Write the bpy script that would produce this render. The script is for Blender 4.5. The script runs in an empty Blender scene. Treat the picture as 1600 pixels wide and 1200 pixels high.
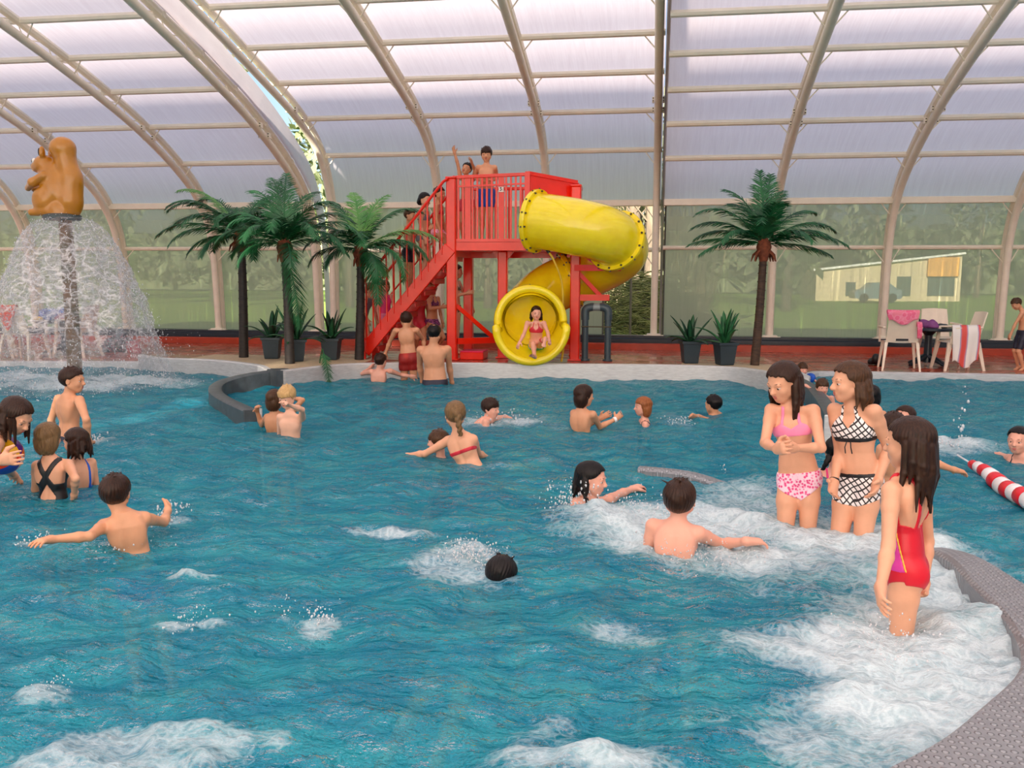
import bpy, math, random
import numpy as np
from mathutils import Vector, Matrix
PI = math.pi
V = Vector
random.seed(7)
rng = np.random.default_rng(11)
scn = bpy.context.scene
col = scn.collection

# ------------------------------------------------------------------ camera
FPX, YAW, PIT, ROL, CH = 1408.0, .158, .1195, .003, 1.45
def ray(u, v):
    x = (u-800)/FPX; y = (600-v)/FPX
    c, s = math.cos(ROL), math.sin(ROL); x, y = c*x-s*y, s*x+c*y
    c, s = math.cos(PIT), math.sin(PIT); X, Y, Z = x, c+s*y, -s+c*y
    c, s = math.cos(YAW), math.sin(YAW)
    return V((c*X-s*Y, s*X+c*Y, Z))
def at_z(u, v, z):
    d = ray(u, v); return V((0, 0, CH)) + d*((z-CH)/d.z)
def at_y(u, v, Y):
    d = ray(u, v); return V((0, 0, CH)) + d*(Y/d.y)
cam = bpy.data.cameras.new('camera'); cam_ob = bpy.data.objects.new('camera', cam); col.objects.link(cam_ob)
cam.sensor_fit = 'HORIZONTAL'; cam.sensor_width = 36; cam.lens = 36*FPX/1600
cam.clip_start = .05; cam.clip_end = 400
cx = ray(801, 600)-ray(800, 600); fw = ray(800, 600)
zz = -fw.normalized(); xx = (cx-zz*cx.dot(zz)).normalized(); yy = zz.cross(xx)
cam_ob.matrix_world = Matrix(((xx.x, yy.x, zz.x, 0), (xx.y, yy.y, zz.y, 0), (xx.z, yy.z, zz.z, CH), (0, 0, 0, 1)))
scn.camera = cam_ob

# ------------------------------------------------------------------ materials
def lin(c):
    return tuple((x/255/12.92 if x/255 <= .04045 else ((x/255+.055)/1.055)**2.4) for x in c)
def rgba(c): return (*lin(c), 1)
class NT:
    def __init__(s, name):
        s.m = bpy.data.materials.new(name); s.m.use_nodes = True
        s.t = s.m.node_tree; s.t.nodes.clear()
        s.out = s.n('ShaderNodeOutputMaterial')
    def n(s, kind, **kw):
        nd = s.t.nodes.new(kind)
        for k, v in kw.items():
            if k in nd.inputs.keys(): nd.inputs[k].default_value = v
            else: setattr(nd, k, v)
        return nd
    def l(s, a, b): s.t.links.new(a, b)
def coords(t, scale=1.0, sc3=None):
    tc = t.n('ShaderNodeTexCoord'); mp = t.n('ShaderNodeMapping')
    mp.inputs['Scale'].default_value = sc3 or (scale,)*3
    t.l(tc.outputs['Object'], mp.inputs['Vector']); return mp.outputs['Vector']
def noise(t, vec, scale, detail=4, rough=.55):
    nd = t.n('ShaderNodeTexNoise'); nd.inputs['Scale'].default_value = scale
    nd.inputs['Detail'].default_value = detail; nd.inputs['Roughness'].default_value = rough
    t.l(vec, nd.inputs['Vector']); return nd.outputs['Fac']
def ramp(t, fac, stops):
    r = t.n('ShaderNodeValToRGB')
    while len(r.color_ramp.elements) < len(stops): r.color_ramp.elements.new(.5)
    for e, (p, c) in zip(r.color_ramp.elements, stops):
        e.position = p; e.color = c if len(c) == 4 else (*c, 1)
    t.l(fac, r.inputs['Fac']); return r.outputs['Color']
def mixc(t, fac, a, b):
    m = t.n('ShaderNodeMix'); m.data_type = 'RGBA'
    if isinstance(fac, float): m.inputs[0].default_value = fac
    else: t.l(fac, m.inputs[0])
    for i, x in ((6, a), (7, b)):
        if isinstance(x, tuple): m.inputs[i].default_value = x
        else: t.l(x, m.inputs[i])
    return m.outputs[2]
def math_n(t, op, a, b=None):
    m = t.n('ShaderNodeMath'); m.operation = op
    for i, x in enumerate((a, b)):
        if x is None: continue
        if isinstance(x, (int, float)): m.inputs[i].default_value = x
        else: t.l(x, m.inputs[i])
    return m.outputs[0]
def bump(t, h, strength=.3, dist=.01):
    b = t.n('ShaderNodeBump'); b.inputs['Strength'].default_value = strength; b.inputs['Distance'].default_value = dist
    t.l(h, b.inputs['Height']); return b.outputs['Normal']
MATS = {}
def mat(name, c, rough=.5, metal=0, var=.12, vs=6.0, bmp=0, bs=40, spec=.5, sss=0, coat=0, c2=None, sc3=None, rvar=0):
    """Plain surface with a noise-varied colour and optional fine bump."""
    if name in MATS: return MATS[name]
    t = NT(name); p = t.n('ShaderNodeBsdfPrincipled'); vec = coords(t, 1, sc3)
    f = noise(t, vec, vs)
    a = lin(c); b = lin(c2) if c2 else tuple(min(1, x*(1+var)) for x in a)
    a = a if c2 else tuple(x*(1-var) for x in a)
    t.l(ramp(t, f, [(.35, a), (.65, b)]), p.inputs['Base Color'])
    p.inputs['Roughness'].default_value = rough; p.inputs['Metallic'].default_value = metal
    p.inputs['Specular IOR Level'].default_value = spec
    if sss:
        p.inputs['Subsurface Weight'].default_value = sss; p.inputs['Subsurface Radius'].default_value = (.012, .005, .003)
        p.inputs['Subsurface Scale'].default_value = 1
    if coat: p.inputs['Coat Weight'].default_value = coat; p.inputs['Coat Roughness'].default_value = .08
    if bmp: t.l(bump(t, noise(t, vec, bs), bmp), p.inputs['Normal'])
    if rvar: t.l(ramp(t, noise(t, vec, 2.3), [(.4, (rough,)*3), (.62, (min(1, rough+rvar),)*3)]), p.inputs['Roughness'])
    t.l(p.outputs[0], t.out.inputs['Surface']); MATS[name] = t.m; return t.m

def m_roof():
    t = NT('roof_sheet'); vec = coords(t, 1, (1, .35, .35))
    tr = t.n('ShaderNodeBsdfTranslucent'); df = t.n('ShaderNodeBsdfDiffuse'); gl = t.n('ShaderNodeBsdfGlossy', Roughness=.35)
    f = noise(t, coords(t, 1, (9, .5, .5)), 2.5, 5, .7)
    c = ramp(t, f, [(.25, lin((222, 206, 206))), (.75, lin((238, 225, 224)))])
    t.l(c, tr.inputs['Color']); df.inputs['Color'].default_value = rgba((215, 208, 212))
    gl.inputs['Color'].default_value = (.8, .8, .8, 1)
    a = t.n('ShaderNodeMixShader', Fac=.22); t.l(tr.outputs[0], a.inputs[1]); t.l(df.outputs[0], a.inputs[2])
    b = t.n('ShaderNodeMixShader', Fac=.05); t.l(a.outputs[0], b.inputs[1]); t.l(gl.outputs[0], b.inputs[2])
    # corrugation of the twin-wall sheet
    w = t.n('ShaderNodeTexWave', bands_direction='X'); w.inputs['Scale'].default_value = 8; t.l(coords(t), w.inputs['Vector'])
    n = bump(t, w.outputs['Fac'], .08, .003); t.l(n, tr.inputs['Normal']); t.l(n, df.inputs['Normal'])
    t.l(b.outputs[0], t.out.inputs['Surface']); return t.m
def m_window():
    """Wet, misted plastic glazing: part clear, part milky, with run-off streaks."""
    t = NT('misted_glazing')
    tp = t.n('ShaderNodeBsdfTransparent', Color=(.86, .9, .84, 1)); tl = t.n('ShaderNodeBsdfTranslucent', Color=rgba((206, 208, 186)))
    df = t.n('ShaderNodeBsdfDiffuse', Color=rgba((172, 174, 150))); gl = t.n('ShaderNodeBsdfGlossy', Roughness=.12)
    st = noise(t, coords(t, 1, (14, 1, .35)), 1.6, 3, .6)
    mist = ramp(t, st, [(.25, (.70,)*3), (.38, (.90,)*3), (.7, (.94,)*3)])
    a = t.n('ShaderNodeMixShader', Fac=.55); t.l(tl.outputs[0], a.inputs[1]); t.l(df.outputs[0], a.inputs[2])
    b = t.n('ShaderNodeMixShader'); t.l(mist, b.inputs['Fac']); t.l(tp.outputs[0], b.inputs[1]); t.l(a.outputs[0], b.inputs[2])
    fr = t.n('ShaderNodeFresnel', IOR=1.35); c = t.n('ShaderNodeMixShader'); t.l(fr.outputs[0], c.inputs['Fac'])
    t.l(b.outputs[0], c.inputs[1]); t.l(gl.outputs[0], c.inputs[2])
    t.l(c.outputs[0], t.out.inputs['Surface']); return t.m
def m_water():
    t = NT('pool_water'); o = coords(t)
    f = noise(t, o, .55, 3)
    f2 = noise(t, coords(t, 1, (1, 1.7, 1)), 2.6, 4, .6)  # lighter patches: reflections put into the colour, along with turbidity
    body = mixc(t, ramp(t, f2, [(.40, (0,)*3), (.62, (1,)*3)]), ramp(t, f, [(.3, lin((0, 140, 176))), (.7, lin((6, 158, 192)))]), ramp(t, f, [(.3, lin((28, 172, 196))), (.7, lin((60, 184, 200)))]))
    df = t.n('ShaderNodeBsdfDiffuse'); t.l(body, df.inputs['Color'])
    tp = t.n('ShaderNodeBsdfTransparent', Color=(.5, .9, .94, 1))
    gl = t.n('ShaderNodeBsdfGlossy', Roughness=.04, Color=(.95, .97, 1, 1))
    mx = t.n('ShaderNodeMixShader', Fac=.44); t.l(df.outputs[0], mx.inputs[1]); t.l(tp.outputs[0], mx.inputs[2])
    h1 = noise(t, coords(t, 1, (1, 1.5, 1)), 5.5, 5, .62); h2 = noise(t, coords(t, 1, (1, 1.8, 1)), 19, 3, .6)
    hh = math_n(t, 'ADD', h1, math_n(t, 'MULTIPLY', h2, .25))
    nm = bump(t, hh, 1.0, .14)
    for s in (gl, df): t.l(nm, s.inputs['Normal'])
    fr = t.n('ShaderNodeFresnel', IOR=1.33); t.l(nm, fr.inputs['Normal'])
    w = t.n('ShaderNodeMixShader'); t.l(fr.outputs[0], w.inputs['Fac']); t.l(mx.outputs[0], w.inputs[1]); t.l(gl.outputs[0], w.inputs[2])
    # foam: where the jets and swimmers beat air into the water (vertex attribute), broken into lace
    at = t.n('ShaderNodeAttribute', attribute_name='foam')
    vo = t.n('ShaderNodeTexVoronoi'); vo.feature = 'DISTANCE_TO_EDGE'; vo.inputs['Scale'].default_value = 16
    wv = t.n('ShaderNodeVectorMath'); wv.operation = 'ADD'; nz = t.n('ShaderNodeTexNoise'); nz.inputs['Scale'].default_value = 6; nz.inputs['Detail'].default_value = 4
    t.l(o, nz.inputs['Vector']); sc = t.n('ShaderNodeVectorMath'); sc.operation = 'SCALE'; sc.inputs['Scale'].default_value = .35
    t.l(nz.outputs['Color'], sc.inputs[0]); t.l(o, wv.inputs[0]); t.l(sc.outputs[0], wv.inputs[1]); t.l(wv.outputs[0], vo.inputs['Vector'])
    lace = ramp(t, vo.outputs['Distance'], [(0, (1,)*3), (.28, (0,)*3)])
    fine = noise(t, coords(t, 1, (1, 1.4, 1)), 9, 8, .72)
    k = math_n(t, 'ADD', math_n(t, 'MULTIPLY', lace, .22), math_n(t, 'MULTIPLY', fine, 1.0))
    k = math_n(t, 'ADD', k, math_n(t, 'SUBTRACT', at.outputs['Fac'], .86))
    k = ramp(t, k, [(.0, (0,)*3), (.3, (.34,)*3), (.8, (.88,)*3)])
    fo = t.n('ShaderNodeBsdfPrincipled'); fo.inputs['Base Color'].default_value = (.74, .88, .92, 1); fo.inputs['Roughness'].default_value = .35
    t.l(bump(t, math_n(t, 'ADD', fine, h2), .8, .03), fo.inputs['Normal'])
    m = t.n('ShaderNodeMixShader'); t.l(k, m.inputs['Fac']); t.l(w.outputs[0], m.inputs[1]); t.l(fo.outputs[0], m.inputs[2])
    t.l(m.outputs[0], t.out.inputs['Surface']); return t.m
def m_tiles():
    t = NT('red_tiles'); p = t.n('ShaderNodeBsdfPrincipled'); b = t.n('ShaderNodeTexBrick'); t.l(coords(t), b.inputs['Vector'])
    b.offset = 0; b.inputs['Color1'].default_value = rgba((158, 62, 40)); b.inputs['Color2'].default_value = rgba((176, 76, 48)); b.inputs['Mortar'].default_value = rgba((120, 62, 48))
    b.inputs['Scale'].default_value = 1; b.inputs['Mortar Size'].default_value = .006; b.inputs['Brick Width'].default_value = .3; b.inputs['Row Height'].default_value = .3
    t.l(b.outputs['Color'], p.inputs['Base Color'])
    t.l(ramp(t, noise(t, coords(t, 1, (1, 2, 1)), 1.7, 4), [(.35, (.06,)*3), (.65, (.4,)*3)]), p.inputs['Roughness'])
    t.l(bump(t, noise(t, coords(t), 6, 3), .12, .02), p.inputs['Normal'])
    t.l(p.outputs[0], t.out.inputs['Surface']); return t.m
def m_steel(name, dots=False, c=(190, 190, 186), rough=.32, metal=1.0):
    t = NT(name); p = t.n('ShaderNodeBsdfPrincipled'); p.inputs['Metallic'].default_value = metal
    f = noise(t, coords(t, 1, (3, 3, 20)), 3, 5, .6)
    a = lin(c); t.l(ramp(t, f, [(.3, tuple(x*.75 for x in a)), (.7, a)]), p.inputs['Base Color'])
    p.inputs['Roughness'].default_value = rough
    if dots:
        v = t.n('ShaderNodeTexVoronoi'); v.inputs['Scale'].default_value = 30; v.inputs['Randomness'].default_value = .12; t.l(coords(t), v.inputs['Vector'])
        h = ramp(t, v.outputs['Distance'], [(.22, (1,)*3), (.34, (0,)*3)]); v.voronoi_dimensions = '2D'
        t.l(mixc(t, h, ramp(t, f, [(.3, tuple(x*.82 for x in a)), (.7, tuple(x*.98 for x in a))]), (*[min(1, x*1.22) for x in a], 1)), p.inputs['Base Color']); t.l(bump(t, h, 1, .01), p.inputs['Normal'])
    t.l(p.outputs[0], t.out.inputs['Surface']); return t.m
def m_pattern(name, kind, a, b, scale, c3=None, mix=.5):
    """Printed cloth: lattice, blobs or stripes of two or three colours."""
    t = NT(name); p = t.n('ShaderNodeBsdfPrincipled'); p.inputs['Roughness'].default_value = .55; o = coords(t)
    if kind == 'lattice':
        w = []
        for rot in (.75, -.75):
            mp = t.n('ShaderNodeMapping'); mp.inputs['Rotation'].default_value = (0, rot, rot*.3); t.l(o, mp.inputs['Vector'])
            wv = t.n('ShaderNodeTexWave', bands_direction='X'); wv.inputs['Scale'].default_value = scale; wv.inputs['Distortion'].default_value = .6
            t.l(mp.outputs[0], wv.inputs['Vector']); w.append(wv.outputs['Fac'])
        f = math_n(t, 'MAXIMUM', *w); cc = ramp(t, f, [(.80, lin(a)), (.88, lin(b))])
    elif kind == 'blobs':
        v = t.n('ShaderNodeTexVoronoi'); v.inputs['Scale'].default_value = scale; t.l(o, v.inputs['Vector'])
        cc = ramp(t, v.outputs['Distance'], [(mix-.1, lin(a)), (mix, lin(b))] + ([(mix+.15, lin(c3))] if c3 else []))
    else:
        w = t.n('ShaderNodeTexWave', bands_direction=kind); w.inputs['Scale'].default_value = scale; w.inputs['Distortion'].default_value = 1.2; t.l(o, w.inputs['Vector'])
        cc = ramp(t, w.outputs['Fac'], [(mix-.06, lin(a)), (mix, lin(b))] + ([(mix+.25, lin(c3))] if c3 else []))
    t.l(cc, p.inputs['Base Color']); t.l(bump(t, noise(t, o, 300, 2), .15, .001), p.inputs['Normal'])
    t.l(p.outputs[0], t.out.inputs['Surface']); return t.m
def m_spray():
    t = NT('spray'); g = t.n('ShaderNodeBsdfGlossy', Roughness=.1); d = t.n('ShaderNodeBsdfDiffuse', Color=(.9, .94, .97, 1)); tl = t.n('ShaderNodeBsdfTranslucent', Color=(.9, .94, .97, 1))
    a = t.n('ShaderNodeMixShader', Fac=.4); t.l(d.outputs[0], a.inputs[1]); t.l(tl.outputs[0], a.inputs[2])
    b = t.n('ShaderNodeMixShader', Fac=.25); t.l(a.outputs[0], b.inputs[1]); t.l(g.outputs[0], b.inputs[2])
    t.l(b.outputs[0], t.out.inputs['Surface']); return t.m
def m_sheet():
    """Thin falling sheet of water that tears into strings towards its rim."""
    t = NT('falling_water'); o = coords(t)
    at = t.n('ShaderNodeAttribute', attribute_name='tear')
    vo = t.n('ShaderNodeTexVoronoi'); vo.feature = 'DISTANCE_TO_EDGE'; vo.inputs['Scale'].default_value = 5
    nz = t.n('ShaderNodeTexNoise'); nz.inputs['Scale'].default_value = 3.5; nz.inputs['Detail'].default_value = 5; t.l(o, nz.inputs['Vector'])
    sc = t.n('ShaderNodeVectorMath'); sc.operation = 'SCALE'; sc.inputs['Scale'].default_value = .5; t.l(nz.outputs['Color'], sc.inputs[0])
    wv = t.n('ShaderNodeVectorMath'); wv.operation = 'ADD'; t.l(o, wv.inputs[0]); t.l(sc.outputs[0], wv.inputs[1]); t.l(wv.outputs[0], vo.inputs['Vector'])
    net = ramp(t, vo.outputs['Distance'], [(.0, (1,)*3), (.10, (0,)*3)])
    st = noise(t, coords(t, 1, (1, 1, 3)), 9, 7, .7)
    k = math_n(t, 'ADD', math_n(t, 'MULTIPLY', net, .8), math_n(t, 'MULTIPLY', ramp(t, st, [(.45, (0,)*3), (.66, (1,)*3)]), .8))
    k = math_n(t, 'MULTIPLY', k, at.outputs['Fac']); k = math_n(t, 'ADD', k, .10)
    k = math_n(t, 'MINIMUM', k, .9)
    tp = t.n('ShaderNodeBsdfTransparent', Color=(.97, .98, .99, 1))
    g = t.n('ShaderNodeBsdfGlossy', Roughness=.1); d = t.n('ShaderNodeBsdfDiffuse', Color=(.92, .94, .96, 1)); tl = t.n('ShaderNodeBsdfTranslucent', Color=(.92, .94, .96, 1))
    a = t.n('ShaderNodeMixShader', Fac=.5); t.l(d.outputs[0], a.inputs[1]); t.l(tl.outputs[0], a.inputs[2])
    b = t.n('ShaderNodeMixShader', Fac=.2); t.l(a.outputs[0], b.inputs[1]); t.l(g.outputs[0], b.inputs[2])
    c = t.n('ShaderNodeMixShader'); t.l(k, c.inputs['Fac']); t.l(tp.outputs[0], c.inputs[1]); t.l(b.outputs[0], c.inputs[2])
    t.l(c.outputs[0], t.out.inputs['Surface']); return t.m

# ------------------------------------------------------------------ mesh building
class MB:
    """Collects shapes and links them as one mesh object."""
    def __init__(s): s.v = []; s.f = []; s.mi = []; s.cur = 0
    def add(s, vs, fs):
        b = len(s.v); s.v.extend(tuple(p) for p in vs); s.f.extend(tuple(b+i for i in f) for f in fs); s.mi.extend([s.cur]*len(fs)); return s
    def box(s, c, d, rot=None, bev=0):
        x, y, z = d[0]/2, d[1]/2, d[2]/2
        if bev:
            b = bev; ring = [(-x+b, -y), (x-b, -y), (x, -y+b), (x, y-b), (x-b, y), (-x+b, y), (-x, y-b), (-x, -y+b)]
            inn = [(-x+b, -y+b), (x-b, -y+b), (x-b, -y+b), (x-b, y-b), (x-b, y-b), (-x+b, y-b), (-x+b, y-b), (-x+b, -y+b)]
            vs = [(*p, -z) for p in inn]+[(*p, -z+b) for p in ring]+[(*p, z-b) for p in ring]+[(*p, z) for p in inn]
            fs = [tuple(reversed(range(8)))]+[(k*8+i, k*8+(i+1) % 8, k*8+8+(i+1) % 8, k*8+8+i) for k in range(3) for i in range(8)]+[tuple(range(24, 32))]
        else:
            vs = [(i, j, k) for k in (-z, z) for j in (-y, y) for i in (-x, x)]
            fs = [(0, 2, 3, 1), (4, 5, 7, 6), (0, 1, 5, 4), (2, 6, 7, 3), (0, 4, 6, 2), (1, 3, 7, 5)]
        R = rot if rot is not None else Matrix.Identity(3)
        return s.add([R @ V(p)+V(c) for p in vs], fs)
    def bar(s, p, q, w, h, up=(0, 0, 1), bev=0):
        p, q = V(p), V(q); d = q-p; z = d.normalized(); u = V(up)
        if abs(z.dot(u)) > .99: u = V((0, 1, 0))
        x = u.cross(z).normalized(); y = z.cross(x)
        return s.box((p+q)/2, (w, h, d.length), Matrix((x, y, z)).transposed(), bev)
    def tube(s, pts, r, n=10, cap=True, closed=False):
        pts = [V(p) for p in pts]; m = len(pts); rs = r if isinstance(r, (list, tuple)) else [r]*m
        vs = []; ref = None
        for i, p in enumerate(pts):
            if closed: t = pts[(i+1) % m]-pts[i-1]
            else: t = pts[min(i+1, m-1)]-pts[max(i-1, 0)]
            t.normalize()
            if ref is None: ref = V((0, 0, 1)) if abs(t.z) < .9 else V((1, 0, 0))
            x = (ref-t*ref.dot(t)).normalized(); ref = x; y = t.cross(x)
            vs += [p+(x*math.cos(a)+y*math.sin(a))*rs[i] for a in (2*PI*k/n for k in range(n))]
        fs = [(i*n+k, i*n+(k+1) % n, (i+1)*n+(k+1) % n, (i+1)*n+k) for i in range(m-1) for k in range(n)]
        if closed: fs += [((m-1)*n+k, (m-1)*n+(k+1) % n, (k+1) % n, k) for k in range(n)]
        elif cap: fs += [tuple(reversed(range(n))), tuple(range((m-1)*n, m*n))]
        return s.add(vs, fs)
    def lathe(s, prof, c=(0, 0, 0), n=24, ax=None):
        R = ax or Matrix.Identity(3); c = V(c)
        vs = [R @ V((r*math.cos(a), r*math.sin(a), z))+c for r, z in prof for a in (2*PI*k/n for k in range(n))]
        m = len(prof)
        fs = [(i*n+k, i*n+(k+1) % n, (i+1)*n+(k+1) % n, (i+1)*n+k) for i in range(m-1) for k in range(n)]
        if prof[0][0] > 1e-6: fs.append(tuple(reversed(range(n))))
        if prof[-1][0] > 1e-6: fs.append(tuple(range((m-1)*n, m*n)))
        return s.add(vs, fs)
    def ball(s, c, r, n=12, m=8):
        r = r if isinstance(r, (tuple, list)) else (r,)*3
        prof = [(math.sin(PI*i/m), -math.cos(PI*i/m)) for i in range(m+1)]
        vs = [(c[0]+r[0]*q*math.cos(a), c[1]+r[1]*q*math.sin(a), c[2]+r[2]*z) for q, z in prof for a in (2*PI*k/n for k in range(n))]
        return s.add(vs, [(i*n+k, i*n+(k+1) % n, (i+1)*n+(k+1) % n, (i+1)*n+k) for i in range(m) for k in range(n)])
    def prism(s, poly, z0, z1):
        n = len(poly); vs = [(*p, z0) for p in poly]+[(*p, z1) for p in poly]
        return s.add(vs, [tuple(reversed(range(n))), tuple(range(n, 2*n))]+[(i, (i+1) % n, n+(i+1) % n, n+i) for i in range(n)])
    def grid(s, fn, nu, nv, cu=False):
        vs = [fn(i/(nu if cu else nu-1), j/(nv-1)) for j in range(nv) for i in range(nu)]
        return s.add(vs, [(j*nu+i, j*nu+(i+1) % nu, (j+1)*nu+(i+1) % nu, (j+1)*nu+i) for j in range(nv-1) for i in range(nu if cu else nu-1)])
    def build(s, name, m, parent=None, smooth=False, loc=None):
        me = bpy.data.meshes.new(name)
        loc = V(loc) if loc is not None else V((0, 0, 0))
        me.from_pydata([V(p)-loc for p in s.v] if loc.length else s.v, [], s.f)
        for x in (m if isinstance(m, (list, tuple)) else [m]): me.materials.append(x)
        if any(s.mi): me.polygons.foreach_set('material_index', s.mi)
        if smooth: 
            me.polygons.foreach_set('use_smooth', [True]*len(me.polygons))
            if smooth != 'all': 
                try: me.set_sharp_from_angle(angle=math.radians(38))
                except Exception: pass
        me.update()
        o = bpy.data.objects.new(name, me); o.location = loc; col.objects.link(o)
        if parent is not None:
            o.parent = parent
            if not loc.length: o.location = -V(parent.location)
            else: o.location = loc-V(parent.location)
        return o
def fast_mesh(name, vs, quads, mats, parent=None, smooth=True, loc=None):
    me = bpy.data.meshes.new(name); vs = np.asarray(vs, np.float32)
    if loc is not None: vs = vs-np.array(loc, np.float32)
    n = len(quads); me.vertices.add(len(vs)); me.vertices.foreach_set('co', vs.ravel())
    k = quads.shape[1]; me.loops.add(n*k); me.loops.foreach_set('vertex_index', quads.astype(np.int32).ravel())
    me.polygons.add(n); me.polygons.foreach_set('loop_start', np.arange(0, n*k, k, dtype=np.int32))
    if smooth: me.polygons.foreach_set('use_smooth', np.ones(n, bool))
    for x in (mats if isinstance(mats, (list, tuple)) else [mats]): me.materials.append(x)
    me.update(calc_edges=True); me.validate()
    o = bpy.data.objects.new(name, me); col.objects.link(o)
    if loc is not None: o.location = loc
    if parent is not None:
        o.parent = parent; o.location = V(o.location)-V(parent.location)
    return o
def tag(o, label=None, cat=None, group=None, kind=None):
    for k, v in (('label', label), ('category', cat), ('group', group), ('kind', kind)):
        if v: o[k] = v
    return o
def empty(name, loc, label, cat, group=None):
    o = bpy.data.objects.new(name, None); o.location = loc; col.objects.link(o); o.empty_display_size = .1
    return tag(o, label, cat, group)
def dup(root, loc, rz, label=None, group=None):
    r = root.copy(); col.objects.link(r); r.location = loc; r.rotation_euler = (0, 0, rz)
    if label: r['label'] = label
    if group: r['group'] = group
    for ch in list(root.children):
        c = ch.copy(); col.objects.link(c); c.parent = r
        for g in ch.children:
            d = g.copy(); col.objects.link(d); d.parent = c
    return r
def spline(pts, n):
    """Catmull-Rom through points, n samples a span."""
    P = [V(p) for p in pts]; out = []
    for i in range(len(P)-1):
        p0, p1, p2, p3 = P[max(i-1, 0)], P[i], P[i+1], P[min(i+2, len(P)-1)]
        for k in range(n):
            t = k/n
            out.append(.5*((2*p1)+(p2-p0)*t+(2*p0-5*p1+4*p2-p3)*t*t+(3*p1-p0-3*p2+p3)*t**3))
    return out+[P[-1]]
# ------------------------------------------------------------------ the hall
M_RIB = mat('cream_paint', (246, 238, 218), .4, var=.03)
M_ROOF = m_roof(); M_WIN = m_window(); M_TILE = m_tiles()
M_STEEL = m_steel('brushed_steel', c=(226, 229, 228), rough=.45, metal=.35)
M_STUD = m_steel('studded_steel', True, (150, 153, 157), .5, .5)
M_DARKRAIL = mat('dark_rail', (27, 38, 50), .35)
M_DIV = mat('grey_coping', (74, 82, 86), .4, var=.2, vs=9)
M_TAN = mat('sandy_stone', (196, 176, 142), .7, vs=20, bmp=.2)
M_FLOOR = mat('pool_floor', (64, 150, 172), .6, vs=1.5)
M_BOLT = mat('dark_bolt', (70, 62, 40), .5)

PR = [(17.6, .27), (17.45, 2.0), (17.0, 2.85), (16.2, 3.4), (15, 3.93), (13.7, 4.35), (12, 4.8), (9, 5.5), (6, 6.0), (3, 6.3), (1.5, 6.35)]
PL = [(17.62, .27), (17.6, 2.2), (17.5, 3.0), (17.0, 3.75), (16.0, 4.25), (14.5, 4.65), (12.5, 5.12), (9.5, 5.75), (6, 6.3), (3, 6.6), (1.5, 6.65)]
def profile(P):
    full = P+[(3-y, z) for y, z in reversed(P[:-1])]
    c = [(p.y, p.z) for p in spline([(0, y, z) for y, z in full], 5)]
    o = []
    for i, (y, z) in enumerate(c):
        a, b = c[max(i-1, 0)], c[min(i+1, len(c)-1)]
        t = V((b[0]-a[0], b[1]-a[1])).normalized(); n = V((t.y, -t.x))
        o.append((y+n.x*.2, z+n.y*.2))
    return c, o
def along(c):
    s = [0]
    for a, b in zip(c, c[1:]): s.append(s[-1]+math.hypot(b[0]-a[0], b[1]-a[1]))
    return s
def at_s(c, S, s):
    return (float(np.interp(s, S, [p[0] for p in c])), float(np.interp(s, S, [p[1] for p in c])))
trim_n = 0
def trim(mb, m, smooth=True, name=None):
    global trim_n
    trim_n += 1
    return tag(mb.build(name or 'trim_%d' % trim_n, m, smooth=smooth), kind='structure')
def rib(X, c, o, big=1.0, foot=True):
    mb = MB()
    mb.tube([(X, y, z) for y, z in c], .066*big, 10); mb.bar((X, o[0][0], o[0][1]), (X, o[1][0], o[1][1]), .1, .08, (1, 0, 0))
    mb.tube([(X, y, z) for y, z in o], .062*big, 8)
    S = along(c); So = along(o); L = S[-1]; n = int(L/.32)
    pts = [(X, *at_s(c, S, L*k/n)) if k % 2 else (X, *at_s(o, So, So[-1]*k/n)) for k in range(n+1)]
    mb.tube(pts, .009, 5)
    if foot: mb.box((X, c[0][0]-.02, .31), (.26, .2, .08), bev=.01); mb.box((X-.16, c[0][0]-.05, .3), (.06, .1, .05)); mb.box((X+.16, c[0][0]-.05, .3), (.06, .1, .05))
    # splice plates with bolts
    for s in (4.75, 5.1):
        y, z = at_s(c, S, s); mb.cur = 0
        for sx in (-1, 1):
            mb.box((X+sx*.085, y+.03, z+.03), (.03, .09, .09)); mb.cur = 1
            for q_ in (-.022, .022): mb.box((X+sx*.085, y-.02, z+.03+q_), (.02, .012, .016))
            mb.cur = 0
    trim(mb, [M_RIB, M_BOLT])
def proj_v(p):
    x, y, z = p[0], p[1], p[2]-CH
    c, s = math.cos(YAW), math.sin(YAW); X, Y = c*x+s*y, -s*x+c*y
    c, s = math.cos(PIT), math.sin(PIT); Y, Z = c*Y-s*z, s*Y+c*z
    return 600-FPX*Z/Y
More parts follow.
